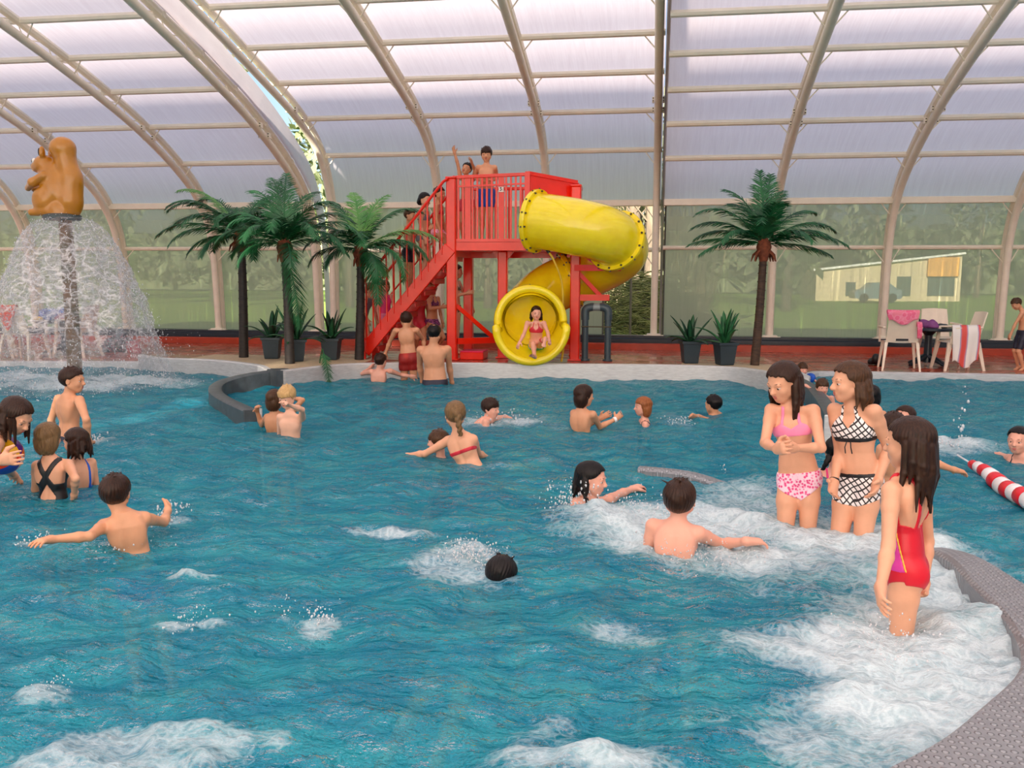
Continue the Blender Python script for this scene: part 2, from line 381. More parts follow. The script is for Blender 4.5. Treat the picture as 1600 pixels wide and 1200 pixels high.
def section(P, xs, x0, x1, vs, Xref, tag_):
    c, o = profile(P); S = along(o)
    for X in xs: rib(X, c, o)
    smp = [S[-1]*.5*k/800 for k in range(801)]
    pv = [proj_v((Xref, *at_s(o, S, s))) for s in smp]
    ss = [smp[min(range(801), key=lambda k: abs(pv[k]-v))] for v in vs]
    step = ss[-1]-ss[-2]
    while ss[-1]+step < S[-1]-3: ss.append(ss[-1]+step)
    Sc = along(c)
    edges = [x0]+[x for x in xs if x0 < x < x1]+[x1]
    for i, s in enumerate(ss):
        y, z = at_s(o, S, s); mb = MB()
        if i == 1: mb.box(((x0+x1)/2, y-.02, z), (x1-x0, .13, .12), bev=.012)
        else: mb.tube([(x0, y, z), (x1, y, z)], .05 if i else .042, 8)
        yc, zc = at_s(c, Sc, Sc[-1]*max(0, (s-.28))/S[-1])
        for X in xs:
            for sx in (-1, 1):
                if x0 <= X+sx*.25 <= x1: mb.tube([(X+sx*.25, y, z), (X+sx*.04, yc, zc)], .011, 5)
        trim(mb, M_RIB)
    # roof sheets, bowed a little between the purlins, from the beam up and over
    mb = MB(); off = .05
    for a, b in zip(ss[1:], ss[2:]+[S[-1]-ss[1]]):
        nn = 6 if b-a < 2 else 40
        def f(u, w, a=a, b=b):
            s = a+(b-a)*w; y, z = at_s(o, S, s); y2, z2 = at_s(o, S, s+.02); t = V((y2-y, z2-z)).normalized(); n = V((t.y, -t.x))
            k = off+.02*math.sin(PI*w)*(1 if b-a < 2 else 0); return (x0+(x1-x0)*u, y+n.x*k, z+n.y*k)
        mb.grid(f, 2, nn)
    tag(mb.build('ceiling', M_ROOF, smooth='all'), kind='structure')
    return c, o, ss, S
XR = [2.13, 4.16, 6.19, 8.22, 10.25]
XL = [-.04, -2.14, -4.29, -6.5]
XLL = [-6.82, -9.0, -11.1, -13.2]
cR, oR, ssR, SR = section(PR, XR, .1, 12.2, [386, 313, 244, 188, 134, 76], 2.0, 'R')
cL, oL, ssL, SL = section(PL, XL, -6.6, .05, [389, 316, 234, 171, 111, 50], -.2, 'L')
section(PR, XLL, -15.5, -6.76, [390, 322, 256, 198, 143, 90], -8, 'LL')
# sheet closing the step between the telescoping sections at the middle rib
mb = MB(); NS = 90
yr = [at_s(oR, SR, SR[-1]*k/NS) for k in range(NS+1)]; yl = [at_s(oL, SL, SL[-1]*k/NS) for k in range(NS+1)]
for k in range(NS): mb.add([(.11, *yr[k]), (.11, *yr[k+1]), (.06, yl[k+1][0], yl[k+1][1]+.06), (.06, yl[k][0], yl[k][1]+.06)], [(0, 1, 2, 3)])
trim(mb, mat('seal_strip', (150, 145, 140), .5), False)
mb = MB()
for k in range(NS):
    top = lambda q: (yl[q][0], yl[q][1]+.06) if k > NS*.27 else (yr[q][0]+.02, yr[q][1]+.30)  # full-height part over apex and front half added to block a sun beam
    mb.add([(-6.72, *yr[k]), (-6.72, *yr[k+1]), (-6.63, *top(k+1)), (-6.63, *top(k))], [(0, 1, 2, 3)])
trim(mb, M_ROOF, False)
# glazing bays below the beam
def bay(n, x0, x1, o, s_beam, S, m=M_WIN):
    mb = MB(); k = 10
    mb.grid(lambda u, w: (x0+(x1-x0)*u, at_s(o, S, s_beam*w)[0]+.05, at_s(o, S, s_beam*w)[1]), 2, k)
    g = mb.build('window_%d' % n, m); g['kind'] = 'structure'
    fr = MB()
    for x in (x0+.015, x1-.015): fr.tube([(x, at_s(o, S, s_beam*w/8)[0]+.045, at_s(o, S, s_beam*w/8)[1]) for w in range(9)], .016, 6)
    fr.build('window_frame', mat('grey_gasket', (84, 84, 78), .5), g)
n = 0
xsL = sorted(XL)
for a, b in ((-6.5, -4.29), (-4.29, -2.14)):
    n += 1; bay(n, a, b, oL, ssL[1], SL)
n += 1; bay(n, -2.14, -1.02, oL, ssL[1], SL)          # slid half open: the rest of this bay is clear
xs = [.12]+XR+[12.2]
for a, b in zip(xs, xs[1:]): n += 1; bay(n, a, b, oR, ssR[1], SR)
xs = [-15.5]+sorted(XLL)
for a, b in zip(xs, xs[1:]): n += 1; bay(n, a, b, oR, ssR[1], SR)
mb = MB(); mb.grid(lambda u, w: (-15.5+27.7*u, -14.85, -.2+3.2*w), 2, 2); tag(mb.build('wall_front', M_WIN), kind='structure')
for nm, X, o in (('wall_left', -15.5, oR), ('wall_right', 12.2, oR)):
    mb = MB(); mb.add([(X, y, z) for y, z in [(17.8, -.2)]+o+[(-14.8, -.2)]], [tuple(range(len(o)+2))]); tag(mb.build(nm, M_ROOF), kind='structure')
# base rail
mb = MB(); mb.box((-1.65, 17.66, .17), (27.7, .5, .2), bev=.02); mb.box((-1.65, 17.5, .1), (27.7, .5, .08)); mb.box((-1.65, 17.62, .29), (27.7, .3, .05))
tag(mb.build('baseboard_back', M_DARKRAIL), kind='structure')

# ------------------------------------------------------------------ deck, walls of the pool
LK = [(-8.0, 13.05), (-7.4, 12.6), (-6.5, 12.46), (-5.55, 11.9), (-5.12, 11.35)]
MK = [(-4.85, 11.2), (-4.58, 11.85), (-4.15, 12.35), (-3.2, 12.62), (-2, 12.74), (-.2, 12.92), (.55, 12.92), (1.1, 12.76), (1.45, 12.3), (1.66, 11.6)]
RK = [(1.86, 11.6), (1.8, 12.4), (2.1, 13.3), (2.5, 13.7)]
LKs = [(p.x, p.y) for p in spline([(*p, 0) for p in LK], 6)]; MKs = [(p.x, p.y) for p in spline([(*p, 0) for p in MK], 6)]
mb = MB()
edge = [(-20, 12.7), (-10.1, 12.84), (-8.0, 13.2)]
mb.prism(edge+[(-8, 17.9), (-20, 17.9)], -.9, .07)
mb.prism([(-8, 13.2), (-8, 17.9), (2.4, 17.9), (2.4, 13.6), (1.4, 13.6), (1.0, 13.3), (-4.4, 13.3), (-7, 13.3)], -.9, .068)
mb.prism([(2.4, 17.9), (2.4, 13.72), (14, 13.7), (14, 17.9)], -.9, .07)
tag(mb.build('floor', M_TILE), kind='structure')
mb = MB(); mb.box((-1.5, 17.22, .12), (27, .2, .13), bev=.01); trim(mb, mat('red_kerb', (176, 62, 34), .3), False)
plat = LKs+[(-5.0, 11.36)]+MKs+[(1.86, 11.6), (1.82, 12.4), (1.75, 13.2), (1.7, 14.6), (-4.9, 14.6), (-5.6, 13.55), (-8, 13.5)]
mb = MB(); mb.prism(plat, -.9, .185); trim(mb, M_TILE, False)
# sandy planting strips on the platform
tan1 = [(x, y) for x, y in LKs if x > -7.0]+[(-5.0, 11.36)]+[(x, y) for x, y in MKs if x < -4.15]+[(-4.2, 12.95), (-4.9, 13.15), (-5.6, 13.3), (-6.9, 13.35)]
tan2 = [(x, y) for x, y in MKs if x > .3]+[(1.86, 11.6), (1.82, 12.4), (1.75, 13.3), (.4, 13.4)]
for q in (tan1, tan2): mb = MB(); mb.prism(q, .15, .197); trim(mb, M_TAN, False)
def wall_strip(pts, z0, z1s, th, m, side=1):
    P = [V((x, y, 0)) for x, y in pts]; mb = MB(); vs = []
    for i, p in enumerate(P):
        z1 = z1s[i] if isinstance(z1s, list) else z1s
        t = (P[min(i+1, len(P)-1)]-P[max(i-1, 0)]).normalized(); nn = V((-t.y, t.x, 0))*side
        a, b = p-nn*th*.5, p+nn*th*.5
        vs += [(a.x, a.y, z0), (a.x, a.y, z1-.015), (a.x*.85+b.x*.15, a.y*.85+b.y*.15, z1), (a.x*.15+b.x*.85, a.y*.15+b.y*.85, z1), (b.x, b.y, z1-.015), (b.x, b.y, z0)]
    k = 6; n = len(P)
    fs = [(i*k+j, i*k+(j+1) % k, (i+1)*k+(j+1) % k, (i+1)*k+j) for i in range(n-1) for j in range(k)]
    mb.add(vs, fs+[tuple(range(k)), tuple(range((n-1)*k, n*k))]); return mb
trim(wall_strip(MKs, -.9, .205, .1, M_STEEL), M_STEEL, True)
trim(wall_strip(LKs, -.9, .205, .1, M_STEEL), M_STEEL, True)
trim(wall_strip([(-20, 12.68), (-10.1, 12.8), (-7.96, 13.14)], -.9, .085, .14, M_STEEL), M_STEEL)
trim(wall_strip([(1.9, 12.4), (2.05, 13.1), (2.3, 13.55), (2.8, 13.68), (14, 13.66)], -.9, .085, .14, M_STEEL), M_STEEL)
DL3 = spline([(-4.98, 11.35, .2), (-5.25, 10.9, .17), (-5.32, 10.4, .14), (-5.06, 9.75, .13), (-4.6, 9.08, .13), (-3.92, 8.28, .13)], 8); DL = [(p.x, p.y) for p in DL3]
DR = [(p.x, p.y) for p in spline([(1.75, 11.7, 0), (1.8, 10.9, 0), (1.74, 9.8, 0), (1.61, 8.41, 0)], 8)]
trim(wall_strip(DL, -.9, [p.z for p in DL3], .15, M_DIV), M_DIV); trim(wall_strip(DR, -.9, .2, .14, M_DIV), M_DIV)
mb = MB(); mb.prism([(-5.16, 11.42), (-5.07, 11.2), (-4.9, 11.12), (-4.78, 11.28), (-4.9, 11.5)], -.9, .2); trim(mb, M_DIV, False)
mb = MB(); mb.prism([(1.6, 11.75), (1.62, 11.5), (1.88, 11.48), (1.94, 11.75), (1.9, 12.5), (1.8, 12.5)], -.9, .203); trim(mb, M_STEEL, False)
for (x, y), (dx, dy), zt in ((DL[-1], (.66, -.8), .14), (DR[-1], (-.13, -1), .21)):
    mb = MB(); a = math.atan2(dy, dx); mb.box((x+dx*.012, y+dy*.012, zt/2-.45), (.03, .17, zt+.9), Matrix.Rotation(a, 3, 'Z'), .008); trim(mb, M_DIV if dx > 0 else M_STEEL, False)
    mb = MB(); mb.tube([(x+dx*.03+dy*-.08, y+dy*.03+dx*.08, -.9), (x+dx*.03+dy*-.08, y+dy*.03+dx*.08, zt)], .014, 8); trim(mb, M_STEEL)
mb = MB(); mb.box((-2, 6.5, -.95), (26, 15, .1)); tag(mb.build('floor', M_FLOOR), kind='structure')
mb = MB(); mb.prism([(-.3, 6.5), (.4, 6.5), (1.2, 5.8), (1.5, 4.9), (1.5, 3.4), (1.1, 2.8), (.5, 2.9), (.4, 4.2), (.3, 5.0), (-.2, 6)], -.9, -.5); trim(mb, M_FLOOR, False)
# rim of the whirlpool: a studded steel coping that dips under water on the far side
RIM = [(-.1, 6.62, .05, .1), (.3, 6.52, .035, .12), (.7, 6.3, -.06, .16), (1.1, 5.85, -.09, .18), (1.42, 5.2, -.03, .17), (1.55, 4.75, .05, .17), (1.58, 4.3, .06, .25), (1.62, 3.8, .065, .36), (1.56, 3.3, .065, .48), (1.33, 2.85, .065, .6), (1.02, 2.45, .065, .65), (.5, 2.0, .065, .7), (-.2, 1.7, .065, .7)]
ps = spline([p[:3] for p in RIM], 8); wd = [p.x for p in spline([(p[3], 0, 0) for p in RIM], 8)]
mb = MB(); vs = []
for i, p in enumerate(ps):
    t = (ps[min(i+1, len(ps)-1)]-ps[max(i-1, 0)]); t.z = 0; t.normalize(); nn = V((t.y, -t.x, 0)); w = wd[i]/2
    vs += [p-nn*w-V((0, 0, p.z+.8)), p-nn*w-V((0, 0, .02)), p-nn*(w-.02), p+nn*(w-.02), p+nn*w-V((0, 0, .02)), p+nn*w-V((0, 0, p.z+.8))]
mb.add(vs, [(i*6+j, i*6+j+1, i*6+6+j+1, i*6+6+j) for i in range(len(ps)-1) for j in range(5)]+[(0, 1, 2, 3, 4, 5)])
trim(mb, M_STUD, False)

# ------------------------------------------------------------------ water
def waves(X, Y):
    r = np.random.default_rng(5); Z = np.zeros_like(X)
    for i in range(46):
        lam = .16*(14**r.random()); a = r.random()*2*PI; k = 2*PI/lam; ph = r.random()*6.28
        wob = .6*np.sin(X*(.7+r.random())+Y*(.5+r.random())+ph)
        s = np.sin((X*math.cos(a)+Y*math.sin(a))*k+ph+wob); Z += .0066*lam**.85*(1-2*np.abs(s))*(1 if i % 2 else -.6)
    return Z
def fbm(X, Y, f0, seed, n=26):
    r = np.random.default_rng(seed); Z = np.zeros_like(X); tot = 0
    for i in range(n):
        k = f0*(9**r.random()); a = r.random()*6.28; w = (f0/k)**.6
        Z += w*np.sin((X*math.cos(a)+Y*math.sin(a))*k+r.random()*6.28+1.3*np.sin(X*k*.31+Y*k*.23+r.random()*6)); tot += w*w
    return Z/math.sqrt(tot/2)
ys = [1.2]
while ys[-1] < 13.75: ys.append(ys[-1]+max(.012, min(.045, ys[-1]*.0042)))
xs = np.arange(-14, 11.4, .032)
X, Y = np.meshgrid(xs, np.array(ys)); Z = waves(X, Y)
# foam density blobs: x, y, sx, sy, strength, (angle)
FO = []
def fb(u, v, du, dv, k, z=0):
    p = at_z(u, v, z); a = at_z(u+du, v, z); b = at_z(u, v-dv, z); FO.append((p.x, p.y, abs(a.x-p.x), abs(b.y-p.y), k))
for q in [(1190, 790, 60, 22, .75), (1150, 760, 60, 14, .6), (1300, 850, 120, 30, .55), (1230, 880, 130, 34, .5), (1470, 900, 60, 50, .8), (1500, 960, 70, 60, .75), (1420, 1010, 110, 30, .7), (1340, 1005, 70, 26, .55), (1260, 1005, 90, 16, .5),
          (1180, 1020, 60, 16, .45), (1380, 1020, 50, 16, .85), (1500, 1060, 60, 40, .8), (1440, 1130, 70, 50, .75), (1350, 1120, 60, 40, .5), (1380, 1190, 80, 50, .7), (1290, 1180, 60, 40, .45), (1240, 1140, 60, 40, .35),
          (900, 790, 40, 9, .7), (940, 815, 60, 18, .6), (1000, 850, 60, 14, .5), (1080, 868, 70, 14, .8), (1060, 830, 40, 16, .7), (1150, 855, 60, 12, .55), (1000, 800, 40, 14, .55), (1110, 800, 60, 20, .5),
          (735, 868, 50, 16, 1.4), (705, 888, 50, 16, .9), (180, 1150, 60, 14, .9), (330, 1150, 50, 14, .8), (210, 1180, 60, 18, .9), (100, 1185, 50, 12, .7), (440, 1150, 16, 10, .5), (300, 905, 30, 4, .7), (790, 905, 26, 10, .4), (980, 985, 40, 14, .45), (930, 975, 30, 10, .3),
          (200, 1160, 70, 22, .55), (150, 1185, 80, 24, .5), (340, 1145, 60, 22, .35), (330, 1190, 20, 14, .4), (240, 1135, 60, 10, .35), (60, 1190, 50, 20, .4), (860, 1120, 50, 20, .35), (900, 1190, 60, 24, .4), (1000, 1190, 60, 20, .3), (800, 1180, 40, 20, .3), (1100, 1120, 60, 20, .2),
          (270, 972, 26, 6, 1.0), (330, 970, 26, 5, .9), (500, 972, 20, 10, 1.2), (440, 965, 40, 5, .35), (60, 1080, 26, 14, .4), (600, 828, 50, 4, .9), (70, 1085, 26, 12, .8),
          (150, 690, 14, 8, .7), (60, 850, 30, 4, .5), (240, 818, 22, 7, .6), (270, 805, 24, 5, .5), (200, 850, 30, 6, .3),
          (580, 588, 12, 3, .5), (730, 655, 18, 4, .4), (790, 657, 40, 5, .7), (820, 648, 30, 6, .5), (870, 668, 20, 4, .3), (1060, 660, 22, 6, .55), (1040, 648, 30, 5, .3),
          (1460, 695, 40, 9, .6), (1540, 700, 50, 7, .55), (1490, 690, 20, 6, .5), (455, 685, 16, 5, .35), (700, 722, 40, 4, .3), (800, 725, 40, 4, .4), (100, 590, 150, 4, .75), (60, 604, 120, 5, .8), (230, 592, 60, 6, .6), (150, 598, 100, 4, .5), (20, 582, 40, 4, .4),
          (1420, 870, 40, 14, .5), (1370, 850, 60, 20, .5), (1360, 960, 60, 16, .35)]: fb(*q)
DEN = np.zeros_like(X)
for x, y, sx, sy, k in FO:
    m = (np.abs(X-x) < 3*sx) & (np.abs(Y-y) < 3*sy+.1)
    DEN[m] += k*np.exp(-.5*(((X[m]-x)/sx)**2+((Y[m]-y)/sy)**2))
DEN = np.minimum(DEN*np.where(Y < 3.2, 1.55, 1.12), 1.08)
g1 = fbm(X, Y, 2.2, 3); g2 = fbm(X, Y, 7, 4)
crest = np.clip((Z+.004*g2)/.05-.95, 0, 1)
FOAM = np.clip(DEN*np.maximum(.72+.30*g1, .56), 0, 1)*.95+.14*np.clip(g1-.6, 0, 1)*crest
FOAM = np.clip(FOAM, 0, .95)
Z = Z*.72+FOAM*(.018+.016*g2+.010*fbm(X, Y, 16, 8))
nx = X.shape[1]; ny = X.shape[0]
idx = np.arange(nx*ny).reshape(ny, nx)
q = np.stack([idx[:-1, :-1].ravel(), idx[:-1, 1:].ravel(), idx[1:, 1:].ravel(), idx[1:, :-1].ravel()], 1)
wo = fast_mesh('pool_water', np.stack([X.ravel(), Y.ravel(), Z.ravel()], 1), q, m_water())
at = wo.data.attributes.new('foam', 'FLOAT', 'POINT'); at.data.foreach_set('value', FOAM.ravel().astype(np.float32))
tag(wo, 'turquoise choppy pool water with white churned foam', 'water', kind='stuff')
ICO_V = np.array([(0, 0, 1), (.894, 0, .447), (.276, .851, .447), (-.724, .526, .447), (-.724, -.526, .447), (.276, -.851, .447), (.724, .526, -.447), (-.276, .851, -.447), (-.894, 0, -.447), (-.276, -.851, -.447), (.724, -.526, -.447), (0, 0, -1)])
ICO_F = np.array([(0, 1, 2), (0, 2, 3), (0, 3, 4), (0, 4, 5), (0, 5, 1), (1, 6, 2), (2, 7, 3), (3, 8, 4), (4, 9, 5), (5, 10, 1), (2, 6, 7), (3, 7, 8), (4, 8, 9), (5, 9, 10), (1, 10, 6), (11, 7, 6), (11, 8, 7), (11, 9, 8), (11, 10, 9), (11, 6, 10)])
def droplets(name, P, R, label, st=1.0):
    P = np.asarray(P); R = np.asarray(R); n = len(P)
    sq = np.ones((n, 1, 3)); sq[:, 0, 2] = 1+rng.random(n)*st
    vs = (P[:, None, :]+ICO_V[None]*R[:, None, None]*sq).reshape(-1, 3)
    fs = (ICO_F[None]+12*np.arange(n)[:, None, None]).reshape(-1, 3)
    return tag(fast_mesh(name, vs, fs, M_SPRAY), label, 'water', kind='stuff')
M_SPRAY = m_spray()
def spray_at(lst):
    P, R = [], []
    for u, v, su, n, hmax, r0 in lst:
        c = at_z(u, v, 0); k = c.y/FPX
        for i in range(n):
            x = c.x+rng.normal()*su*k; y = c.y+rng.normal()*su*k*1.2; z = .01+hmax*rng.random()**2.2
            P.append((x, y, z)); R.append(r0*(.35+.9*rng.random()**2))
    return P, R
# ------------------------------------------------------------------ soft solids: smooth-blended round shapes skinned as one surface
class Field:
    def __init__(s, lo, hi, vox):
        s.vox = vox; s.lo = np.array(lo, np.float32); n = np.ceil((np.array(hi)-s.lo)/vox).astype(int)+2; s.n = n
        s.D = np.full(tuple(n), .5, np.float32)
        s.ax = [s.lo[i]+vox*np.arange(n[i], dtype=np.float32) for i in range(3)]
    def block(s, lo, hi, pad):
        i0 = np.clip(((np.array(lo)-pad-s.lo)/s.vox).astype(int), 0, s.n-1); i1 = np.clip(((np.array(hi)+pad-s.lo)/s.vox).astype(int)+2, 1, s.n)
        if (i1 <= i0).any(): return None
        sl = tuple(slice(a, b) for a, b in zip(i0, i1))
        X = s.ax[0][sl[0]][:, None, None]; Y = s.ax[1][sl[1]][None, :, None]; Z = s.ax[2][sl[2]][None, None, :]
        return sl, X, Y, Z
    def merge(s, sl, d, k, sub=False):
        A = s.D[sl]
        if sub:
            h = np.maximum(k-np.abs(A+d), 0)/k; s.D[sl] = np.maximum(A, -d)+h*h*k*.25
        else:
            h = np.maximum(k-np.abs(A-d), 0)/k; s.D[sl] = np.minimum(A, d)-h*h*k*.25
    def cone(s, a, b, ra, rb, k=.02, sub=False):
        a = np.array(a, np.float32); b = np.array(b, np.float32); r = max(ra, rb)
        q = s.block(np.minimum(a, b)-r, np.maximum(a, b)+r, k+2*s.vox)
        if q is None: return
        sl, X, Y, Z = q; d = b-a; L = float(d@d)+1e-9
        t = np.clip(((X-a[0])*d[0]+(Y-a[1])*d[1]+(Z-a[2])*d[2])/L, 0, 1)
        e = np.sqrt((X-a[0]-t*d[0])**2+(Y-a[1]-t*d[1])**2+(Z-a[2]-t*d[2])**2)-(ra+(rb-ra)*t)
        s.merge(sl, e, k, sub)
    def ell(s, c, r, R=None, k=.02, sub=False):
        """Ellipsoid: centre, radii along the rows of R."""
        c = np.array(c, np.float32); r = np.array(r, np.float32); R = np.eye(3) if R is None else np.array(R)
        ext = np.sqrt(((R*r[:, None])**2).sum(0))
        q = s.block(c-ext, c+ext, k+2*s.vox)
        if q is None: return
        sl, X, Y, Z = q; X = X-c[0]; Y = Y-c[1]; Z = Z-c[2]
        p = [R[i, 0]*X+R[i, 1]*Y+R[i, 2]*Z for i in range(3)]
        k0 = np.sqrt(sum((p[i]/r[i])**2 for i in range(3))); k1 = np.sqrt(sum((p[i]/r[i]**2)**2 for i in range(3)))
        s.merge(sl, k0*(k0-1)/np.maximum(k1, 1e-6), k, sub)
    def skin(s, D=None):
        """Surface nets: vertices and quads of the zero level."""
        D = s.D if D is None else D; I = D < 0; n = D.shape
        shp = (n[0]-1, n[1]-1, n[2]-1); size = shp[0]*shp[1]*shp[2]; acc = np.zeros((3, size)); cnt = np.zeros(size)
        quads = []; flips = []
        for ax in range(3):
            s0 = [slice(None)]*3; s1 = [slice(None)]*3; s0[ax] = slice(0, -1); s1[ax] = slice(1, None)
            A, B = D[tuple(s0)], D[tuple(s1)]; ch = I[tuple(s0)] != I[tuple(s1)]
            P = np.argwhere(ch)
            if not len(P): continue
            a = A[ch]; b = B[ch]; t = a/(a-b); o1, o2 = [i for i in range(3) if i != ax]
            pos = P.astype(np.float32); pos[:, ax] += t
            ok = (P[:, o1] > 0) & (P[:, o2] > 0) & (P[:, o1] < n[o1]-1) & (P[:, o2] < n[o2]-1)
            P, pos, ins = P[ok], pos[ok], (a < 0)[ok]; four = []
            for d1, d2 in ((0, 0), (-1, 0), (-1, -1), (0, -1)):
                C = P.copy(); C[:, o1] += d1; C[:, o2] += d2
                f = np.ravel_multi_index((C[:, 0], C[:, 1], C[:, 2]), shp); four.append(f)
                for j in range(3): acc[j] += np.bincount(f, pos[:, j], size)
                cnt += np.bincount(f, minlength=size)
            q = np.stack(four, 1); fl = ins if ax != 1 else ~ins; q[~fl] = q[~fl][:, ::-1]; quads.append(q)
        if not quads: return None, None
        Q = np.concatenate(quads); used, inv = np.unique(Q, return_inverse=True)
        v = (acc[:, used]/cnt[used]).T
        return v*s.vox+s.lo, inv.reshape(-1, 4)
    def sub_field(s, lo, hi):
        sl, X, Y, Z = s.block(lo, hi, 0); g = Field.__new__(Field); g.vox = s.vox; g.D = s.D[sl].copy(); g.n = np.array(g.D.shape)
        g.lo = np.array([X.ravel()[0], Y.ravel()[0], Z.ravel()[0]]); g.ax = [X.ravel(), Y.ravel(), Z.ravel()]; return g, X, Y, Z
# ------------------------------------------------------------------ outside
mb = MB(); mb.grid(lambda u, w: (-60+130*u, 17.9+110*w, -.02+.03*math.sin(u*40)*math.sin(w*50)), 30, 30)
tag(mb.build('lawn', mat('grass', (112, 150, 48), .9, c2=(150, 176, 70), vs=3, bmp=.4, bs=30)), 'sunlit green lawn outside the misted glazing', 'grass', kind='stuff')
M_BARK = mat('bark', (76, 66, 54), .9, c2=(112, 100, 82), vs=8, bmp=.5, sc3=(1, 1, .2))
M_LEAF1 = mat('dull_leaves', (96, 106, 76), .8, c2=(122, 128, 96), vs=3)
M_LEAF2 = mat('grey_leaves', (104, 112, 84), .8, c2=(132, 134, 106), vs=2)
def crown(mb, c, r, n, size, sq=1.2):
    for i in range(n):
        d = V((random.gauss(0, 1), random.gauss(0, 1), random.gauss(0, 1))).normalized()*r*random.uniform(.55, 1)
        p = V(c)+V((d.x, d.y, d.z*sq)); a = V((random.gauss(0, 1), random.gauss(0, 1), random.gauss(0, 1))).normalized(); b = a.cross(V((.3, .5, .8))).normalized(); s = size*random.uniform(.6, 1.3)
        mb.add([p-a*s, p+b*s*.5, p+a*s, p-b*s*.5], [(0, 1, 2, 3)])
def tree(x, y, h, r, label, m, n=700):
    e = empty('tree', (x, y, 0), label, 'tree', 'trees beyond the lawn')
    mb = MB(); mb.tube([(x, y, 0), (x+.1, y, h*.4), (x, y+.1, h*.9)], [.22, .17, .04], 8)
    for k in range(7):
        a = random.random()*6.28; z = h*random.uniform(.3, .8); mb.tube([(x, y, z), (x+math.cos(a)*r*.8, y+math.sin(a)*r*.8, z+r*.5)], [.06, .015], 5)
    mb.build('trunk', M_BARK, e)
    mb = MB(); crown(mb, (x, y, h*.6), r, n, .34, 1.9); mb.build('foliage', m, e)
i = 0
for x, y in [(-46+6.4*k, 40) for k in range(9)]+[(-43+6.4*k, 46.5) for k in range(8)]+[(9+6.6*k, 68) for k in range(8)]:
    i += 1
    tree(x+random.uniform(-.6, .6), y+random.uniform(-.4, .4), random.uniform(9, 13), random.uniform(2.5, 2.9), 'grey green tree in the row behind the misted glazing', M_LEAF2 if i % 3 else M_LEAF1)
# hedge behind the trees closes the view to the horizon
mb = MB()
for k in range(3800):
    x = random.uniform(-60, 80); z = random.uniform(.9, 5.0); crown(mb, (x, 78+random.uniform(-1, 1), z), .7, 1, .8, 1)
mb2 = MB(); mb2.grid(lambda u, w: (-64+150*u, 78.5+.6*math.sin(u*170)*w, .1+5.2*w+.5*math.sin(u*210)*w), 160, 8); mb.add(mb2.v, mb2.f)
tag(mb.build('hedge', M_LEAF1), 'tall dull green hedge far behind the lawn', 'hedge')
for (u, v0, wd_) in ((1014, 470, .26), (985, 470, .2)):
    b = at_y(u, 470, 25); e = MB(); e.tube([(b.x, 25, -.05), (b.x+.1, 25.1, 2), (b.x, 25, 6)], [wd_, wd_*.85, wd_*.6], 10)
    for k in range(12):
        a = random.random()*6.28; z = random.uniform(1.5, 6); e.tube([(b.x, 25, z), (b.x+math.cos(a)*.8, 25+math.sin(a)*.8, z+.9)], [.03, .008], 5)
    tag(e.build('bare_tree', M_BARK, smooth=True), ('thick' if u > 1000 else 'slimmer')+' bare tree trunk behind the brushwood seen through the clear gap', 'tree')
mb = MB(); c0 = at_y(992, 470, 23.5)
for k in range(900):
    x = c0.x+random.gauss(0, .9); y = 23.5+random.gauss(0, .5); z = max(0, random.random()**1.3*1.5*math.exp(-((x-c0.x)/1.8)**2)); a = random.gauss(0, .5); l = random.uniform(.3, .8)
    d = V((math.cos(a), random.uniform(-.4, .4), math.sin(a)*.7))*l; mb.tube([(x, y, z), (x+d.x*.5, y+d.y*.5, z+d.z*.5+.05), (x+d.x, y+d.y, max(0, z+d.z))], .011, 4, cap=False)
tag(mb.build('brushwood', mat('dry_twigs', (84, 90, 44), .9, c2=(140, 134, 78), vs=5)), 'heap of dry brushwood on the lawn behind the clear gap', 'brushwood', kind='stuff')
mb = MB()
for k in range(260):
    x = c0.x+random.uniform(-2, 2); y = 27+random.uniform(-1, 1); a = random.gauss(0, .12); h = random.uniform(2.5, 5.5); mb.tube([(x, y, 0), (x+a*h*.5, y, h*.5), (x+a*h, y+.1, h)], [.022, .016, .006], 4, cap=False)
tag(mb.build('thicket', mat('thicket_stems', (72, 66, 46), .9, c2=(112, 102, 74), vs=5)), 'thicket of thin bare stems behind the brushwood', 'shrubs', kind='stuff')
b = at_y(985, 490, 22); mb = MB(); mb.tube([(b.x, 22, -.05), (b.x, 22, 1.6)], .03, 8); tag(mb.build('stake', M_BARK), 'thin wooden stake in the lawn before the brushwood', 'stake')
# house beyond the right-hand glazing
YH = 58; h0 = at_y(1274, 460, YH); h1 = at_y(1500, 460, YH); e = empty('house', (h0.x, YH, 0), 'low beige house with sloping white roof edge beyond the glazing', 'house')
zl = at_y(1278, 423, YH).z; zr = at_y(1492, 397, YH).z
mb = MB(); mb.add([(h0.x, YH, -.05), (h1.x, YH, -.05), (h1.x, YH, zr), (h0.x, YH, zl), (h0.x, YH+6, -.05), (h1.x, YH+6, -.05), (h1.x, YH+6, zr), (h0.x, YH+6, zl)], [(0, 1, 2, 3), (5, 4, 7, 6), (1, 5, 6, 2), (4, 0, 3, 7), (3, 2, 6, 7)]); mb.build('wall', mat('beige_render', (214, 196, 160), .8), e)
mb = MB(); mb.bar((h0.x-.2, YH-.15, zl+.05), (h1.x+.1, YH-.15, zr+.05), .35, .12); mb.build('roof_edge', mat('white_metal', (245, 244, 240), .3), e)
o0 = at_y(1450, 402, YH-.1); o1 = at_y(1497, 432, YH-.1)
mb = MB(); mb.box(((o0.x+o1.x)/2, YH-.1, (o0.z+o1.z)/2), (o1.x-o0.x, .3, o0.z-o1.z)); mb.build('awning', mat('orange_cladding', (226, 160, 66), .7), e)
